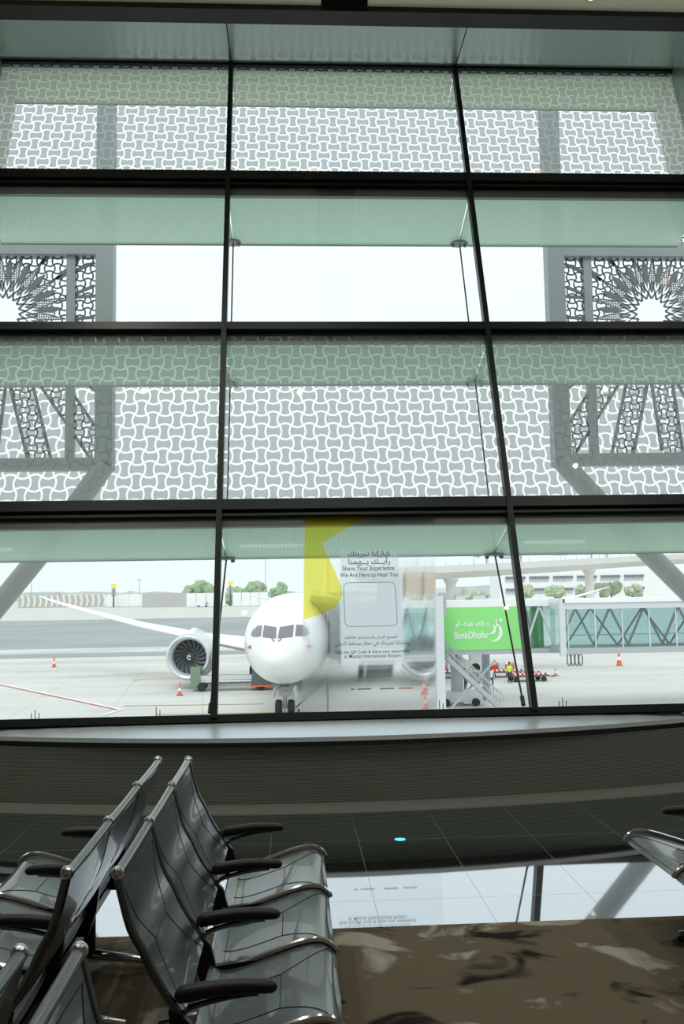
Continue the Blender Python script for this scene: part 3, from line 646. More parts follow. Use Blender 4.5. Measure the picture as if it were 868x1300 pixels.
ss = [0, .05, .12, .22, .35, .55, .8, 1.1, 1.4, 1.75, 2.1, 2.5, 3, 3.6, 4.2, 4.9, 5.6, 6.5, 7.5, 8.7, 10, 14, 20, 30, 38, 41, 44, 47, 50, 52.5, 55, 56, 57]
rings = []
for s in ss:
    a, b_, z = fus(s); rings.append([(a * sin(2 * pi * k / 48), s, ZC + z + b_ * cos(2 * pi * k / 48)) for k in range(48)])
fusel = MB().loft(rings).build('fuselage', M['white'], plane, True)
def on_fus(x, z, off=.012):       # front projection onto the nose surface
    lo, hi = 0.0, 12.
    for _ in range(40):
        m_ = (lo + hi) / 2; a, b_, zc = fus(m_)
        if (x / max(a, .01)) ** 2 + ((z - zc) / max(b_, .01)) ** 2 > 1: lo = m_
        else: hi = m_
    return Vector((x, hi - off * 2, ZC + z + off * .5))
def fus_patch(name, poly, m, parent=fusel, n=10, off=.02):
    # bilinear patch of 4 corners (BL, BR, TR, TL)
    vs = []; fs = []
    for j in range(n + 1):
        for i in range(n + 1):
            u, v = i / n, j / n; x = (poly[0][0] * (1 - u) + poly[1][0] * u) * (1 - v) + (poly[3][0] * (1 - u) + poly[2][0] * u) * v; z = (poly[0][1] * (1 - u) + poly[1][1] * u) * (1 - v) + (poly[3][1] * (1 - u) + poly[2][1] * u) * v
            vs.append(on_fus(x, z, off))
    for j in range(n):
        for i in range(n): k = j * (n + 1) + i; fs.append((k, k + 1, k + n + 2, k + n + 1))
    return MB().add(vs, fs).build(name, m, parent, True)
for s in (-1, 1):
    fus_patch('windshield_pane', [(s * .05, .30), (s * .92, .36), (s * .92, 1.05), (s * .10, .93)], M['pane'])
    fus_patch('windshield_pane', [(s * 1.06, .40), (s * 1.62, .33), (s * 1.45, .98), (s * 1.06, 1.04)] if s < 0 else [(1.06, .40), (1.68, .34), (1.50, 1.0), (1.06, 1.04)], M['pane'])
    fus_patch('windshield_pane', [(s * 1.64, .36), (s * 1.84, .44), (s * 1.76, .66), (s * 1.54, .92)], M['pane'])
    fus_patch('flag_mark', [(s * 1.72, -.38), (s * 1.90, -.38), (s * 1.90, -.18), (s * 1.72, -.18)], M['red']); fus_patch('flag_mark', [(s * 1.92, -.38), (s * 2.02, -.38), (s * 2.02, -.28), (s * 1.92, -.28)], M['gflag'])
    MB().tube([on_fus(s * .12, .12, .05), on_fus(s * .30, .26, .06)], .03, 6).build('wiper', M['dgrey'], fusel)
# wings
def foil(lead, chord, z, x, th, n=14):
    up_, dn = [], []
    for k in range(n + 1):
        c = (1 - cos(pi * k / n)) / 2; y = 5 * th * (.2969 * sqrt(c) - .126 * c - .3516 * c * c + .2843 * c ** 3 - .1036 * c ** 4) * chord
        up_.append((x, lead + c * chord, z + y * 1.15)); dn.append((x, lead + c * chord, z - y * .7))
    return up_ + dn[::-1][1:-1]
for s in (-1, 1):
    secs = [(0, 18.5, 13.5, 2.9, .12), (2.9, 20.0, 12, 2.95, .13), (9.5, 24.6, 7.4, 3.85, .11), (16, 29.0, 5.0, 4.95, .10), (22, 33.4, 3.6, 6.15, .09), (27, 37.6, 2.2, 7.2, .09), (29, 40.0, 1.2, 7.65, .08), (30, 41.8, .4, 7.85, .08)]
    MB().loft([foil(l, c, z, s * x, th) for x, l, c, z, th in secs]).build('wing', M['white'], plane, True)
    secs = [(0, 49, 5.4, 5.9, .1), (2, 50.2, 4.6, 6.1, .1), (9.9, 55.2, 1.9, 7.6, .09)]
    MB().loft([foil(l, c, z, s * x, th) for x, l, c, z, th in secs]).build('tailplane', M['white'], plane, True)
secs = [(ZC + 2.6, 44.5, 9.2, .10), (ZC + 4, 47, 7.5, .10), (ZC + 12.2, 54.2, 3.0, .09)]
MB().loft([[(p[2], p[1], z) for p in foil(l, c, 0, 0, th)] for z, l, c, th in secs]).build('tail_fin', M['white'], plane, True)
for s in (-1, 1):
    ex, ez, ey = s * 9.55, 2.62, 20.6
    eng = thing('engine', None, None, (ex, ey, ez)); eng.parent = plane
    prof = [(1.42, 1.1), (1.40, .7), (1.44, .3), (1.55, .08), (1.68, 0), (1.80, .1), (1.88, .35), (1.94, .9), (1.97, 1.8), (1.93, 3.0), (1.72, 4.4), (1.45, 5.4), (1.38, 5.3), (1.38, 2.0)]
    rr = [[(r * cos(2 * pi * k / 48), h, r * sin(2 * pi * k / 48)) for k in range(48)] for r, h in prof]
    MB().loft(rr, cap=False).build('nacelle', M['cowl'], eng, True)
    MB().lathe([(1.545, .085), (1.675, -.012), (1.79, .06), (1.885, .33), (1.883, .34), (1.785, .08), (1.675, .01), (1.55, .1)], axis='y', n=48, cap=False).build('inlet_lip', M['lip'], eng, True)
    MB().lathe([(1.41, 1.25), (1.41, 1.3)], axis='y', n=40).build('duct_disc', M['fandark'], eng)
    for b_ in range(18):
        a0 = 2 * pi * b_ / 18; vs = []
        for q in range(9):
            r = .34 + (1.40 - .34) * q / 8; sw = .30 * sin(pi * q / 8) * (-1) + .10 * q / 8; w = .10 + .09 * q / 8
            for e, yy in ((-1, .86), (1, 1.10)): a = a0 + (sw * .6 / max(r, .5)) + e * w / r * .75; vs.append((r * cos(a), yy, r * sin(a)))
        mb = MB().add(vs, [(2 * q, 2 * q + 1, 2 * q + 3, 2 * q + 2) for q in range(8)]); mb.add([(v[0], v[1] + .03, v[2]) for v in vs], [(2 * q, 2 * q + 2, 2 * q + 3, 2 * q + 1) for q in range(8)])
        if b_ == 0: pass
        mb.build('fan_blade', M['fan'], eng, True)
    MB().lathe([(.01, .38), (.12, .46), (.25, .66), (.36, .95)], axis='y', n=20).build('spinner', M['fandark'], eng, True)
    MB().tube([((.06 + .16 * q / 20) * cos(q * .26), .39 + (.06 + .16 * q / 20) ** 2 * 3.2 + .0 - .02, (.06 + .16 * q / 20) * sin(q * .26)) for q in range(21)], .04, 6).build('spinner_spiral', M['wp'], eng)
    # pylon, exhaust
    MB().lathe([(1.2, 4.6), (.95, 6.0), (.6, 6.9), (.2, 7.6)], (0, 0, 0), 'y', 24).build('exhaust_core', M['gear'], eng, True)
    MB().loft([[(-.25, 1.0, 1.88), (.25, 1.0, 1.88), (.25, 6.5, 1.2), (-.25, 6.5, 1.2)], [(-.22, 2.6, 2.3), (.22, 2.6, 2.3), (.22, 8.2, 1.5), (-.22, 8.2, 1.5)]]).build('pylon', M['white'], eng)
    # main gear
    g = thing('main_gear', None, None, (s * 4.9, 30.0, 0)); g.parent = plane
    MB().tube([(0, 0, 3.0), (0, 0, .7)], .2, 12).build('strut', M['gear'], g, True); MB().tube([(0, -.8, .68), (0, .8, .68)], .14, 10, upv=(0, 0, 1)).build('bogie_beam', M['gear'], g)
    for dx in (-.55, .55):
        for dy in (-.75, .75): MB().lathe([(.3, -.24), (.58, -.24), (.68, -.15), (.68, .15), (.58, .24), (.3, .24)], (dx, dy, .68), 'x', 24).build('wheel', M['tyre'], g, True)
    MB().box(-s * .1 - .03 + s * .7, -s * .1 + .03 + s * .7, -1.3, 1.3, 1.3, 2.9).build('gear_door', M['white'], g)
g = thing('nose_gear', None, None, (0, 5.2, 0)); g.parent = plane
MB().tube([(0, 0, 2.6), (0, .02, .5)], .13, 12).build('strut', M['gear'], g, True); MB().tube([(0, 0, 1.3), (0, 1.3, 2.5)], .07, 8).build('drag_brace', M['gear'], g)
MB().tube([(-.55, 0, .46), (.55, 0, .46)], .08, 10, upv=(0, 0, 1)).build('axle', M['gear'], g)
for dx in (-.40, .40): MB().lathe([(.2, -.2), (.40, -.2), (.47, -.12), (.47, .12), (.40, .2), (.2, .2)], (dx, 0, .47), 'x', 24).build('wheel', M['tyre'], g, True)
for dx in (-.62, .62): MB().prism([(dx, -.9, 1.75), (dx, .9, 1.75), (dx * 1.25, .8, 1.0), (dx * 1.25, -.7, 1.1)], (.04, 0, 0)).build('gear_door', M['white'], g)
MB().box(-.35, .35, -.2, .2, 1.15, 1.45).build('taxi_light_bar', M['gear'], g); MB().box(-.3, .3, -.12, .12, 1.75, 2.0).build('steering_collar', M['dgrey'], g)
t = thing('tow_bar', 'thin grey tow bar resting beside the nose wheels', 'tow bar', (.25, 58.6, ZG))
MB().tube([(-.2, 0, .45), (1.9, 1.2, 2.2)], .05, 8).build('bar', M['dgrey'], t); MB().tube([(1.9, 1.2, 2.2), (1.9, 1.2, 0)], .05, 8).build('prop', M['dgrey'], t); MB().lathe([(.18, -.06), (.18, .06)], (0, 0, .2), 'x', 12).build('wheel', M['tyre'], t)

# ---------------------------------------------------------------- PASSENGER BRIDGE
def truss(t, x0, x1, y, z0, z1, n, m, w=.1, name='truss'):
    mb = MB(); d = (x1 - x0) / n
    for i in range(n):
        a = x0 + i * d
        if i % 2 == 0: mb.beam((a, y, z0), (a + d, y, z1), w, w)
        else: mb.beam((a, y, z1), (a + d, y, z0), w, w)
    return mb.build(name, m, t)
br = thing('boarding_bridge', 'long glass-sided boarding bridge carrying a green bank panel', 'boarding bridge', (11, 61.7, ZG))
Lb = Vector((11, 61.7, ZG))
def BB(x0, x1, y0, y1, z0, z1, name, m, mb=None): return (mb or MB()).box(x0 - Lb.x, x1 - Lb.x, y0 - Lb.y, y1 - Lb.y, z0 - ZG, z1 - ZG).build(name, m, br)
# outer (green) section
BB(9.6, 17.5, 60, 63, .50, .95, 'roof', M['wp']); BB(9.6, 17.5, 60, 63, -2.62, -2.30, 'floor_beam', M['grey'])
pan = BB(9.7, 15.35, 59.95, 60.0, -2.32, .48, 'sign_panel', M['green'])
BB(15.35, 17.4, 60.05, 60.1, -2.3, .5, 'glass_wall', M['btg']); BB(9.7, 17.4, 62.9, 62.95, -2.3, .5, 'glass_wall', M['btg'])
def btr(x0, x1, y, z0, z1, n, m, w=.12, name='truss'):
    return truss(br, x0 - Lb.x, x1 - Lb.x, y - Lb.y, z0 - ZG, z1 - ZG, n, m, w, name)
btr(15.3, 17.4, 60.0, -2.3, .5, 2, M['lgrey'], .12); btr(15.5, 17.3, 62.8, -2.3, .5, 3, M['grey'])
BB(16.2, 17.1, 61.8, 61.85, -2.3, .5, 'poster', M['green'])
# inner section, nearer and longer
BB(17.0, 60, 56.8, 60.2, .32, .72, 'roof', M['lgrey']); BB(17.0, 60, 56.7, 60.3, .72, .98, 'roof_edge', M['wp']); BB(17.0, 60, 56.8, 60.2, -2.50, -2.12, 'floor_beam', M['grey'])
BB(16.75, 17.1, 56.7, 56.98, -2.62, .98, 'end_frame', M['lgrey'])
BB(17.1, 60, 57.0, 57.03, -2.15, .32, 'glass_wall', M['btg']); BB(17.1, 60, 60.0, 60.03, -2.15, .32, 'glass_wall', M['btg'])
btr(17.6, 38.6, 59.9, -2.15, .32, 18, M['grey'], .12); btr(17.9, 38.9, 59.5, -2.15, .32, 12, M['dgrey'], .10)
for i in range(16): BB(17.3 + i * 1.75, 17.37 + i * 1.75, 56.93, 57.0, -2.15, .32, 'glazing_bar', M['lgrey'])
BB(17.1, 60, 57.05, 57.1, -1.35, -1.30, 'hand_rail', M['lgrey'])
t2 = MB()
for k in range(4): t2.tube([(17.3 + .25 * k + .12 * cos(a) - Lb.x, 56.9 - Lb.y, -2.85 + .38 * sin(a) - ZG) for a in [pi * 2 * q / 12 for q in range(13)]], .04, 6)
t2.build('hose_loops', M['dgrey'], br)
# legs
for nm, x, y, r in (('column', 11.0, 61.7, .42), ('column', 13.6, 64.5, .30)):
    MB().tube([(x - Lb.x, y - Lb.y, 0), (x - Lb.x, y - Lb.y, 3.5)], r, 16).build(nm, M['grey'], br, True)
BB(9.6, 12.6, 61, 62.4, ZG + .25, ZG + .95, 'wheel_truck', M['lgrey']); BB(12.3, 13.5, 63.8, 65.2, ZG + 1.2, ZG + 2.0, 'machine_box', M['grey'])
for x in (10.1, 12.1): MB().lathe([(.12, -.12), (.26, -.12), (.26, .12), (.12, .12)], (x - Lb.x, 60.9 - Lb.y, .26), 'y', 20).build('wheel', M['tyre'], br, True)
# lift column left of the green panel
BB(9.05, 9.6, 58.0, 58.6, ZG, 1.3, 'lift_column', M['lgrey']); BB(9.45, 9.85, 58.4, 58.9, .1, 1.5, 'lift_motor', M['grey'])
# stairs down from the bridge
stp = thing('stairs', None, None, (0, 0, 0)); stp.parent = br
A = Vector((9.9, 59.3, -2.7)) - Lb; B = Vector((13.3, 58.4, ZG)) - Lb
for dy in (-.45, .45):
    MB().beam(A + Vector((0, dy, 0)), B + Vector((0, dy, 0)), .08, .28).build('stringer', M['grey'], stp)
    for h in (.5, 1.0): MB().beam(A + Vector((0, dy, h)), B + Vector((0, dy, h)), .05, .05).build('hand_rail', M['grey'], stp)
    mb = MB()
    for q in range(9): p = A.lerp(B, q / 8); mb.beam(p + Vector((0, dy, 0)), p + Vector((0, dy, 1)), .045, .045, (0, 1, 0))
    mb.build('balusters', M['grey'], stp)
for q in range(14): p = A.lerp(B, (q + .5) / 14); MB().box(p.x - .14, p.x + .14, p.y - .45, p.y + .45, p.z - .03, p.z).build('step', M['grey'], stp)
MB().beam(Vector((9.9, 58.2, ZG + .2)) - Lb, Vector((13.2, 59.6, -3.0)) - Lb, .12, .12).build('brace', M['grey'], stp)
# cab, hood and roof units (seen through the film)
BB(3.0, 6.9, 58.0, 61.6, -3.0, 1.0, 'cab', M['lgrey']); BB(6.9, 9.2, 58.6, 61.6, .55, 1.0, 'cab_roof', M['wp']); BB(6.9, 9.2, 58.6, 61.6, -2.9, -2.45, 'cab_floor', M['lgrey'])
BB(6.95, 9.1, 58.7, 58.74, -2.45, .55, 'glass_wall', M['btg']); BB(6.95, 9.1, 61.5, 61.54, -2.45, .55, 'glass_wall', M['btg']); btr(7.0, 9.0, 61.3, -2.4, .5, 3, M['grey'])
BB(6.9, 7.05, 58.5, 58.7, -2.9, 1.0, 'corner_post', M['wp'])
BB(7.3, 8.4, 59, 60.5, 1.25, 2.9, 'roof_unit', M['tan']); BB(8.5, 9.3, 59, 60.5, 1.25, 2.9, 'roof_unit', M['tan']); BB(5.6, 7.2, 59.2, 60.4, 1.05, 2.8, 'roof_cabinet', M['lgrey'])
mb = MB()
for k in range(9):
    x = 2.8 - .2 * k; dx = x + .1 + .38; zb = -2.8 if dx > 2.75 else -1.35 + 2.95 * sqrt(1 - (dx / 2.86) ** 2); z1 = 1.25 + .03 * k
    if zb > z1 - .1: break
    mb.prism([(x - Lb.x, 60.6 - Lb.y, zb - ZG), (x - Lb.x, 60.6 - Lb.y, z1 - .5 - ZG if zb < z1 - .5 else zb + .05 - ZG), (x - Lb.x, 61.2 - Lb.y, z1 - ZG), (x - Lb.x, 63.2 - Lb.y, z1 - ZG), (x - Lb.x, 63.2 - Lb.y, zb - ZG)], (.13, 0, 0))
    mb.prism([(x + .13 - Lb.x, 60.75 - Lb.y, zb - ZG), (x + .13 - Lb.x, 60.75 - Lb.y, max(z1 - .6, zb + .03) - ZG), (x + .13 - Lb.x, 61.2 - Lb.y, z1 - .1 - ZG), (x + .13 - Lb.x, 63.1 - Lb.y, z1 - .1 - ZG), (x + .13 - Lb.x, 63.1 - Lb.y, zb - ZG)], (.07, 0, 0))
mb.build('pleated_hood', M['grey'], br)
MB().tube([(5.6 - Lb.x, 60 - Lb.y, 3.1), (5.6 - Lb.x, 60 - Lb.y, 2.2)], .9, 20).build('swivel', M['dgrey'], br, True)
# sign lettering
def sign(me, x, z):
    for v in me.vertices: v.co = (x + v.co.x - Lb.x, 59.93 - v.co.z * 20 - Lb.y, z + v.co.y - ZG)
    o = link('lettering', me, pan); me.materials.clear(); me.materials.append(M['wp']); return o
sign(text_mesh('BankDhofar', 2.3, 1.35, .012), 11.75, -1.33); sign(text_mesh(arabic('بنك ظفـار'), 2.3, .85, .02), 11.75, -.62)
def arc(cx, cz, r, a0, a1, w):
    poly = []; n = 14
    for i in range(n + 1): a = math.radians(a0 + (a1 - a0) * i / n); k = w * sin(pi * (i + .6) / (n + 1.2)); poly.append((cx + (r + k / 2) * cos(a), cz + (r + k / 2) * sin(a)))
    for i in range(n, -1, -1): a = math.radians(a0 + (a1 - a0) * i / n); k = w * sin(pi * (i + .6) / (n + 1.2)); poly.append((cx + (r - k / 2) * cos(a), cz + (r - k / 2) * sin(a)))
    return poly
mb = MB()
for poly in (arc(13.1, -1.15, .62, -95, 62, .2), arc(13.0, -.95, .32, -100, 60, .16)): mb.prism([(x - Lb.x, 59.93 - Lb.y, z - ZG) for x, z in poly], (0, .02, 0))
mb.lathe([(.11, -.02), (.11, .02)], (13.72 - Lb.x, 59.92 - Lb.y, -.38 - ZG), 'y', 16); mb.beam((13.42 - Lb.x, 59.92 - Lb.y, -.85 - ZG), (13.42 - Lb.x, 59.92 - Lb.y, -.3 - ZG), .07, .03)
mb.build('emblem', M['wp'], pan)

# ---------------------------------------------------------------- people on the apron
def person(label, x, y, rz, top, legs, stride=.18, arm=0.):
    t = thing('person', label, 'person', (x, y, ZG), rz)
    V = [(0, 0, .95), (0, 0, 1.15), (0, 0, 1.38), (0, 0, 1.50), (0, -.01, 1.58), (0, -.01, 1.68)]; R = [.15, .145, .16, .065, .075, .088]; E = [(0, 1), (1, 2), (2, 3), (3, 4), (4, 5)]
    def add(p, r, par): V.append(p); R.append(r); E.append((par, len(V) - 1)); return len(V) - 1
    for s in (-1, 1):
        h = add((s * .09, 0, .88), .10, 0); k = add((s * .10, -s * stride * .5, .50), .068, h); a = add((s * .10, -s * stride * .4 + .05, .09), .045, k); add((s * .11, -s * stride * .4 - .14, .04), .036, a)
        sh = add((s * .19, 0, 1.40), .065, 2); el = add((s * .25, .03 + arm * .1, 1.13), .045, sh); wr = add((s * .26, -.07 - arm * .12, .90 + arm * .2), .030, el); pm = add((s * .262, -.09 - arm * .12, .83 + arm * .2), .028, wr)
        for q in range(4): f1 = add((s * .262, -.12 + q * .02 - arm * .12, .785 + arm * .2), .0085, pm); add((s * .255, -.125 + q * .02 - arm * .12, .75 + arm * .2 - .004 * (q % 3)), .0075, f1)
        f1 = add((s * .245, -.135 - arm * .12, .82 + arm * .2), .009, wr); add((s * .24, -.145 - arm * .12, .79 + arm * .2), .008, f1)
    me = bpy.data.meshes.new('body'); me.from_pydata(V, E, []); o = link('body', me, t)
    o.modifiers.new('skin', 'SKIN'); o.modifiers.new('sub', 'SUBSURF').levels = 1
    for i, v in enumerate(me.skin_vertices[0].data): v.radius = (R[i], R[i] * .8); v.use_root = (i == 0)
    bpy.context.view_layer.update(); m2 = bpy.data.meshes.new_from_object(o.evaluated_get(bpy.context.evaluated_depsgraph_get())); o.modifiers.clear(); o.data = m2
    m2.materials.clear()
    for q in (M['skin'], legs, top, M['tyre']): m2.materials.append(q)
    for p in m2.polygons:
        c = p.center; p.use_smooth = True
        p.material_index = 3 if c.z < .09 else 1 if c.z < .97 and abs(c.x) < .2 else 2 if c.z < 1.46 and not (c.z < .93) else 0
    MB().ball((0, .015, 1.71), .108, 14, sc=(.92, 1.05, .85)).build('hair', M['hair'], t, True)
    MB().ball((0, -.108, 1.665), .014, 8).build('nose', M['skin'], t)
    return t
person('person in white shirt and dark trousers walking under the bridge', 15.2, 70.3, .1, M['shirt'], M['navy'], .3)
person('person in yellow high-visibility vest standing by the baggage carts', 17.68, 74.6, 3.0, M['hivis'], M['navy'], .05, .6)
person('person in dark clothes standing behind the bridge stairs', 13.2, 70.3, 1.2, M['navy'], M['navy'], .1)

# ---------------------------------------------------------------- ground equipment
def cart(x, y, rz, label, load):
    t = thing('baggage_cart', label, 'baggage cart', (x, y, ZG), rz)
    MB().box(-1.6, 1.6, -.8, .8, .42, .58).build('deck', M['dgrey'], t)
    mb = MB()
    for sy in (-.8, .8):
        for k in range(8): mb.box(-1.6 + .4 * k, -1.4 + .4 * k, sy - .03, sy + .03, .58, .74)
    mb.build('red_stripe', M['red'], t)
    mb = MB()
    for sy in (-.8, .8):
        for k in range(8): mb.box(-1.4 + .4 * k, -1.2 + .4 * k, sy - .03, sy + .03, .58, .74)
    mb.build('white_stripe', M['wp'], t)
    for a in (-1.2, 1.2):
        for b_ in (-.7, .7): MB().lathe([(.1, -.09), (.22, -.09), (.22, .09), (.1, .09)], (a, b_, .22), 'y', 16).build('wheel', M['tyre'], t, True)
    MB().tube([(1.6, 0, .45), (2.4, 0, .3)], .04, 6).build('tow_hitch', M['dgrey'], t)
    if load:
        for q, m_ in enumerate((M['red'], M['lgrey'], M['orange'], M['wp'])[:load]): MB().box(-1.4 + q * .72, -.8 + q * .72, -.6, .5, .58, 1.1 + .2 * (q % 2)).build('load_box', m_, t)
cart(19.6, 76.4, .1, 'red and white striped flat cart behind the high-visibility worker', 0); cart(18.6, 80.4, .05, 'cart loaded with boxes behind the right cable', 4); cart(14.2, 80.6, -.1, 'loaded cart left of the high-visibility worker', 3)
t = thing('cargo_loader', 'white cargo loader with raised platform behind the bridge stairs', 'cargo loader', (15.2, 86, ZG))
MB().box(-2.4, 2.4, -1.2, 1.2, .5, 1.1).build('chassis', M['wp'], t); MB().box(-2.2, 1.2, -1.1, 1.1, 2.3, 2.6).build('platform', M['lgrey'], t); MB().box(1.3, 2.3, -1.1, 0, 1.1, 3.2).build('driver_cab', M['wp'], t); MB().box(1.28, 2.32, -1.13, -1.1, 2.1, 2.9).build('cab_window', M['pane'], t)
mb = MB(); mb.beam((-2, -1, 1.1), (1, -1, 2.3), .12, .12); mb.beam((1, -1, 1.1), (-2, -1, 2.3), .12, .12); mb.build('scissor_arm', M['grey'], t)
MB().box(-2.2, 1.2, -1.12, -1.08, 2.65, 3.3).build('guard_rail', M['lgrey'], t)
for a in (-1.7, 1.7): MB().lathe([(.2, -.15), (.45, -.15), (.45, .15), (.2, .15)], (a, -1.1, .45), 'y', 18).build('wheel', M['tyre'], t, True)
t = thing('belt_loader', 'low striped belt loader left of the aircraft nose', 'belt loader', (-5.0, 74.5, ZG))
MB().box(-3, 2.8, -.5, .5, 1.0, 1.2).build('conveyor', M['dgrey'], t); mb = MB(); mw = MB()
for k in range(14): mw.box(-3 + k * .414, -2.62 + k * .414, -.56, -.5, .72, .86)
mb.box(-3, 2.8, -.57, -.5, .62, .70).build('lower_rail', M['dgrey'], t); mw.build('white_stripe', M['wp'], t); MB().box(-3, 2.8, -.6, -.5, .9, 1.25).build('side_cover', M['lgrey'], t)
MB().box(1.6, 3.0, -.9, .9, .4, 1.9).build('body_box', M['dgrey'], t); MB().box(-3.3, -2.5, -.7, .7, .35, 1.9).build('driver_cab', mat('olive', (.20, .28, .20), .6), t); MB().box(1.5, 3.1, -.95, .95, .3, .42).build('bumper', M['orange'], t)
for a in (-2.4, 2.3):
    for b_ in (-.7, .7): MB().lathe([(.15, -.12), (.35, -.12), (.35, .12), (.15, .12)], (a, b_, .35), 'y', 16).build('wheel', M['tyre'], t, True)

# ---------------------------------------------------------------- distance: fence, barriers, trees, masts
t = thing('slatted_fence', 'long pale fence of leaning slats at the far left edge of the airfield', 'fence', (-160, 640, ZG))
mb = MB()
for k in range(16):
    x = -28 + k * 4.0; mb.prism([(x, 0, .5), (x + 1.6, 0, .5), (x + 2.4, 0, 4.5), (x + 1.4, 0, 8.6), (x - .2, 0, 8.6), (x + .8, 0, 4.5)], (0, .4, 0))
mb.build('slats', M['fence'], t); MB().box(-30, 38, .5, 1, 0, 8).build('backing', M['fenced'], t)
for x0, x1, y, l in ((-122, -92, 600, 'white barrier wall between the fence and the left mast'), (-63, -40, 540, 'white barrier wall left of the left mullion'), (-36, -15, 540, 'white barrier wall seen just right of the left mullion')):
    t = thing('barrier_wall', l, 'barrier', ((x0 + x1) / 2, y, ZG)); w = (x1 - x0) / 2
    for k in range(4): MB().box(-w + k * w / 2 + .15, -w + (k + 1) * w / 2 - .15, 0, .6, .4, 8.2).build('panel', M['wp'], t)
    MB().box(-w, w, -.2, .8, 0, .4).build('footing', M['grey'], t)
MBg = MB().box(-92, -63, 560, 561, ZG, ZG + 8.5).build('grey_wall', M['fenced']); tag(MBg, 'plain grey wall between two white barrier walls', 'wall')
def tree(x, y, w, h, label, m, n=16, trunk=True, group=None, z0=ZG):
    t = thing('tree', label, 'tree', (x, y, z0), 0, group); rnd = random.Random(int(x * 7 + y))
    bm = bmesh.new()
    for k in range(n):
        u = rnd.uniform(-1, 1); c = Vector((u * w * .4, rnd.uniform(-.3, .3) * w, h * (.58 + .22 * rnd.uniform(-1, 1) - .16 * u * u))); r = h * .26 * rnd.uniform(.7, 1.15)
        q = bmesh.ops.create_icosphere(bm, subdivisions=2, radius=r, matrix=Matrix.Translation(c))
        for v in q['verts']: v.co += (v.co - c) * rnd.uniform(-.28, .3)
    me = bpy.data.meshes.new('foliage'); bm.to_mesh(me); bm.free(); me.materials.append(m); link('foliage', me, t)
    if trunk: MB().tube([(0, 0, 0), (0, 0, h * .5)], [h * .05, h * .03], 8).build('trunk', M['bark'], t)
    return t
tree(-64.5, 620, 22, 16, 'round green bush left of the left mullion', M['leaf'], 18); tree(-53, 645, 9, 11, 'low green bush touching the left mullion', M['leaf'], 10)
tree(-38, 600, 10, 12, 'green bush just right of the left mullion', M['leaf'], 12); tree(-25, 622, 16, 15.5, 'larger bush left of the aircraft roof', M['leaf'], 16); tree(-9, 640, 14, 14, 'bush partly hidden by the aircraft roof', M['leaf'], 16)
for i, (x, y, h) in enumerate(((77.5, 300, 6.5), (87, 298, 6.2), (97.5, 300, 7), (100.0, 292, 6), (106.5, 300, 7.2), (110.5, 292, 6.5))):
    tree(x, y, h * .9, h * .85, ['small palm-like tree right of the viaduct pillar', 'pale bushy tree below the left window strip', 'taller pale tree below the middle window strip', 'low pale tree in front of the middle window strip', 'pale tree beside the right strut, upper', 'pale tree beside the right strut, lower'][i], M['leaf2'], 9, z0=-2.2)
tree(40.5, 290, 9, 7, 'pale tree beside the viaduct pillar above the green panel', M['leaf2'], 10, z0=-3); tree(58, 290, 11, 4.5, 'pale low trees behind the right cable', M['leaf2'], 12, z0=-3)
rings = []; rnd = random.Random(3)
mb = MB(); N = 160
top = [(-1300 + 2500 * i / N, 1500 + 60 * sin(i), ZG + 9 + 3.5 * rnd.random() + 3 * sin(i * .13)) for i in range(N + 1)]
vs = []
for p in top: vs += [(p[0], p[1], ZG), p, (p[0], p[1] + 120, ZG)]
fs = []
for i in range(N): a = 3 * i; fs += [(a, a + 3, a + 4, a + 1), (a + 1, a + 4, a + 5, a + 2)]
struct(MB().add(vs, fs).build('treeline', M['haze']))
def mast(x, y, h, r, label, yellow=False):
    t = thing('light_mast' if not yellow else 'beacon_post', label, 'mast' if not yellow else 'beacon', (x, y, ZG))
    MB().tube([(0, 0, 0), (0, 0, h)], [r, r * .6], 8).build('pole', M['grey' if not yellow else 'dgrey'], t)
    if yellow: MB().box(-1.6, 1.6, -.4, .4, h, h + 2.6).build('yellow_head', M['yel'], t); MB().box(-1.3, 1.3, -.3, .3, h - 5.5, h - .3).build('lamp_box', M['grey'], t)
    else: MB().box(-r * 4, r * 4, -.2, .2, h, h + .6).build('lamp_head', M['grey'], t)
mast(-198, 700, 32, .35, 'very thin mast above the slatted fence'); mast(-107, 640, 18, .35, 'thin mast left of the left engine'); mast(-17, 560, 42, .25, 'tall thin mast above the aircraft roof')
mast(-115, 590, 12.5, .6, 'yellow-topped beacon post in front of the barrier wall', True); mast(-38.5, 560, 12.5, .6, 'yellow-topped beacon post just right of the left mullion', True)
t = thing('service_truck', 'tiny white truck parked by the far barrier', 'truck', (-53, 535, ZG))
MB().box(-3.2, 1.4, -1.2, 1.2, 1.0, 3.4).build('cargo_body', M['wp'], t); MB().box(1.5, 3.2, -1.1, 1.1, .8, 2.8).build('cab', M['lgrey'], t); MB().box(1.9, 3.22, -1.12, 1.12, 1.8, 2.5).build('cab_window', M['pane'], t)
for a in (-2.2, 2.2): MB().lathe([(.2, -.2), (.6, -.2), (.6, .2), (.2, .2)], (a, -1.1, .6), 'y', 14).build('wheel', M['tyre'], t)
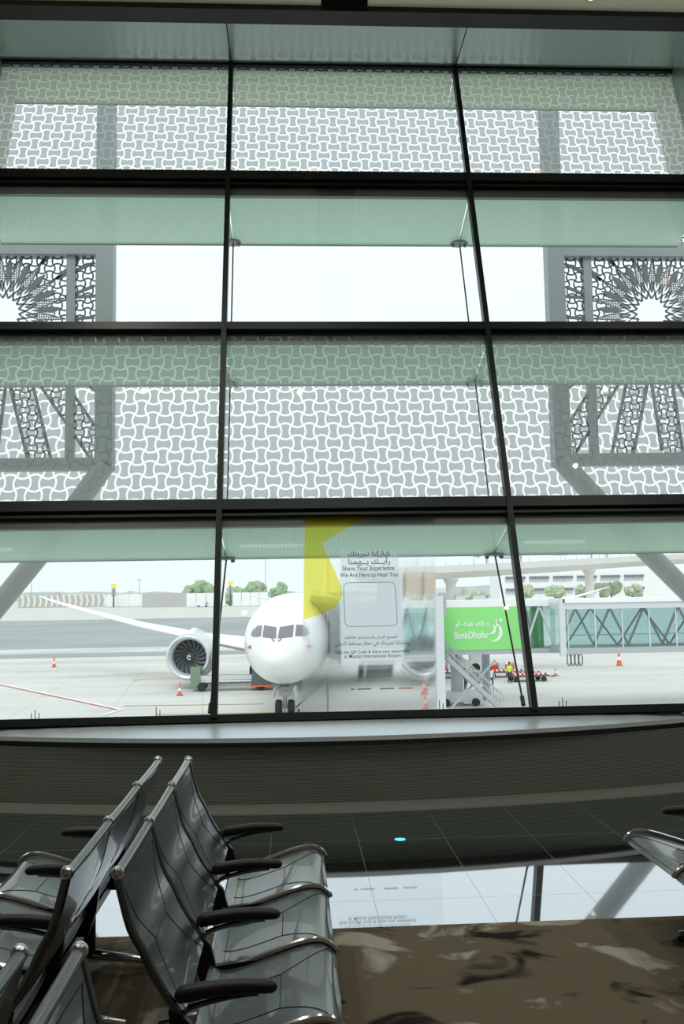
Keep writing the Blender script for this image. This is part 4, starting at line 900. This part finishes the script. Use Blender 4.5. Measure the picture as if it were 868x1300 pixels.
# ---- viaduct and terminal on the right
via = thing('viaduct', 'long pale elevated road crossing behind the bridge', 'viaduct', (60, 250, ZG)); Lv = Vector((60, 250, ZG))
rings = []; rings2 = []; path = [(20, 225, 5.6), (40, 236, 6.4), (62, 250, 7.4), (85, 268, 8.6), (110, 290, 10.0), (140, 315, 11.4), (180, 350, 13)]
path2 = []
for i in range(len(path) - 1):
    for k in range(5): path2.append(tuple(path[i][j] + (path[i + 1][j] - path[i][j]) * k / 5 for j in range(3)))
for (x, y, z) in path2:
    p = Vector((x, y, z)) - Lv; rings.append([p + Vector((0, 0, -.2)), p + Vector((0, 0, 1.6)), p + Vector((-4, 9, 1.6)), p + Vector((-4, 9, -.2)), p + Vector((-2.8, 6.5, -1.9)), p + Vector((-1.2, 2.6, -1.9))])
MB().loft(rings).build('deck', M['concr'], via)
for (x, y, z) in (path2[6], path2[17], path2[26]):
    p = Vector((x - 2, y + 4.5, z)) - Lv; MB().tube([p + Vector((0, 0, -2)), p + Vector((0, 0, -3.5)), Vector((p.x, p.y, 0))], [2.2, 1.35, 1.35], 14).build('pillar', M['concr'], via)
mb = MB()
for (x, y, z) in path2: p = Vector((x, y, z)) - Lv; mb.beam(p + Vector((0, 0, 1.6)), p + Vector((0, 0, 2.6)), .15, .15, (0, 1, 0))
mb.build('rail_posts', M['lgrey'], via)
for i, q in enumerate((4, 8, 11, 15, 19, 22)):
    x, y, z = path2[q]; t = thing('street_lamp', 'thin curved street lamp standing on the viaduct', 'street lamp', (x - 3, y + 6.0, z + 1.62), 0, 'street lamps along the viaduct')
    MB().tube([(0, 0, 0), (0, 0, 7), (-.6, 0, 9), (-2.2, 0, 9.8)], .14, 7).build('pole', M['lgrey'], t); MB().box(-3.2, -2.2, -.3, .3, 9.7, 9.95).build('lamp_head', M['grey'], t)
for (x, y, z, w, l) in ((70, 300, 12.5, 9, 'small swooping canopy roof above the viaduct by the right mullion'), (97, 330, 14.5, 22, 'long wavy canopy roof above the viaduct'), (128, 340, 15.5, 14, 'wavy canopy roof near the right strut')):
    t = thing('canopy_roof', l, 'canopy', (x, y, z - 4)); rings = []
    for k in range(17): u = -w + 2 * w * k / 16; zz = 4 + 1.1 * sin(k * .55) + .06 * u; rings.append([(u, -4, zz), (u, 4, zz + .8), (u, 4, zz + 1.3), (u, -4, zz + .5)])
    MB().loft(rings).build('roof', M['grey'], t)
    for u in (-.6 * w, .6 * w): MB().tube([(u, 0, 0), (u, 0, 4.5)], .3, 8).build('post', M['lgrey'], t)
ter = thing('terminal_building', 'long white building with two rows of dark window strips', 'building', (125, 420, ZG))
MB().box(-29, 60, 0, 20, 0, 15.5).build('wall', M['wp'], ter)
for r, z in enumerate((12.2, 6.6)):
    for k in range(6):
        x = -26 + k * 11.3; MB().box(x, x + 9.5, -.35, 0, z, z + 1.2).build('window_strip', M['pane'], ter)
        mb = MB()
        for q in range(7): mb.box(x + q * 1.35, x + q * 1.35 + .8, -.4, -.05, z - 1.3, z)
        mb.build('window_row', M['grey'], ter)
tag(MB().box(34, 72, 260, 262, ZG + 9, ZG + 11).build('far_block', M['wp']), 'plain white parapet block glimpsed behind the film', 'building') if False else None
struct(MB().box(26, 260, 270, 286, ZG, ZG + 3.3).build('embankment', mat('embankment', (.74, .74, .70), .9)))
for x, w, l in ((38.6, 2.8, 'pale roof plant box above the left of the green panel'), (44.2, 2.4, 'second pale roof plant box above the green panel'), (49.2, 3.4, 'third pale roof plant box nearest the cable')):
    t = thing('plant_box', l, 'plant unit', (x, 240, ZG)); MB().box(-w / 2, w / 2, -1, 1, 3.4, 6.2).build('casing', M['lgrey'], t); MB().box(-w / 2 - .2, w / 2 + .2, -1.1, 1.1, 6.2, 6.5).build('lid', M['grey'], t)
    for a in (-w * .35, w * .35): MB().tube([(a, 0, 0), (a, 0, 3.4)], .15, 6).build('leg', M['grey'], t)
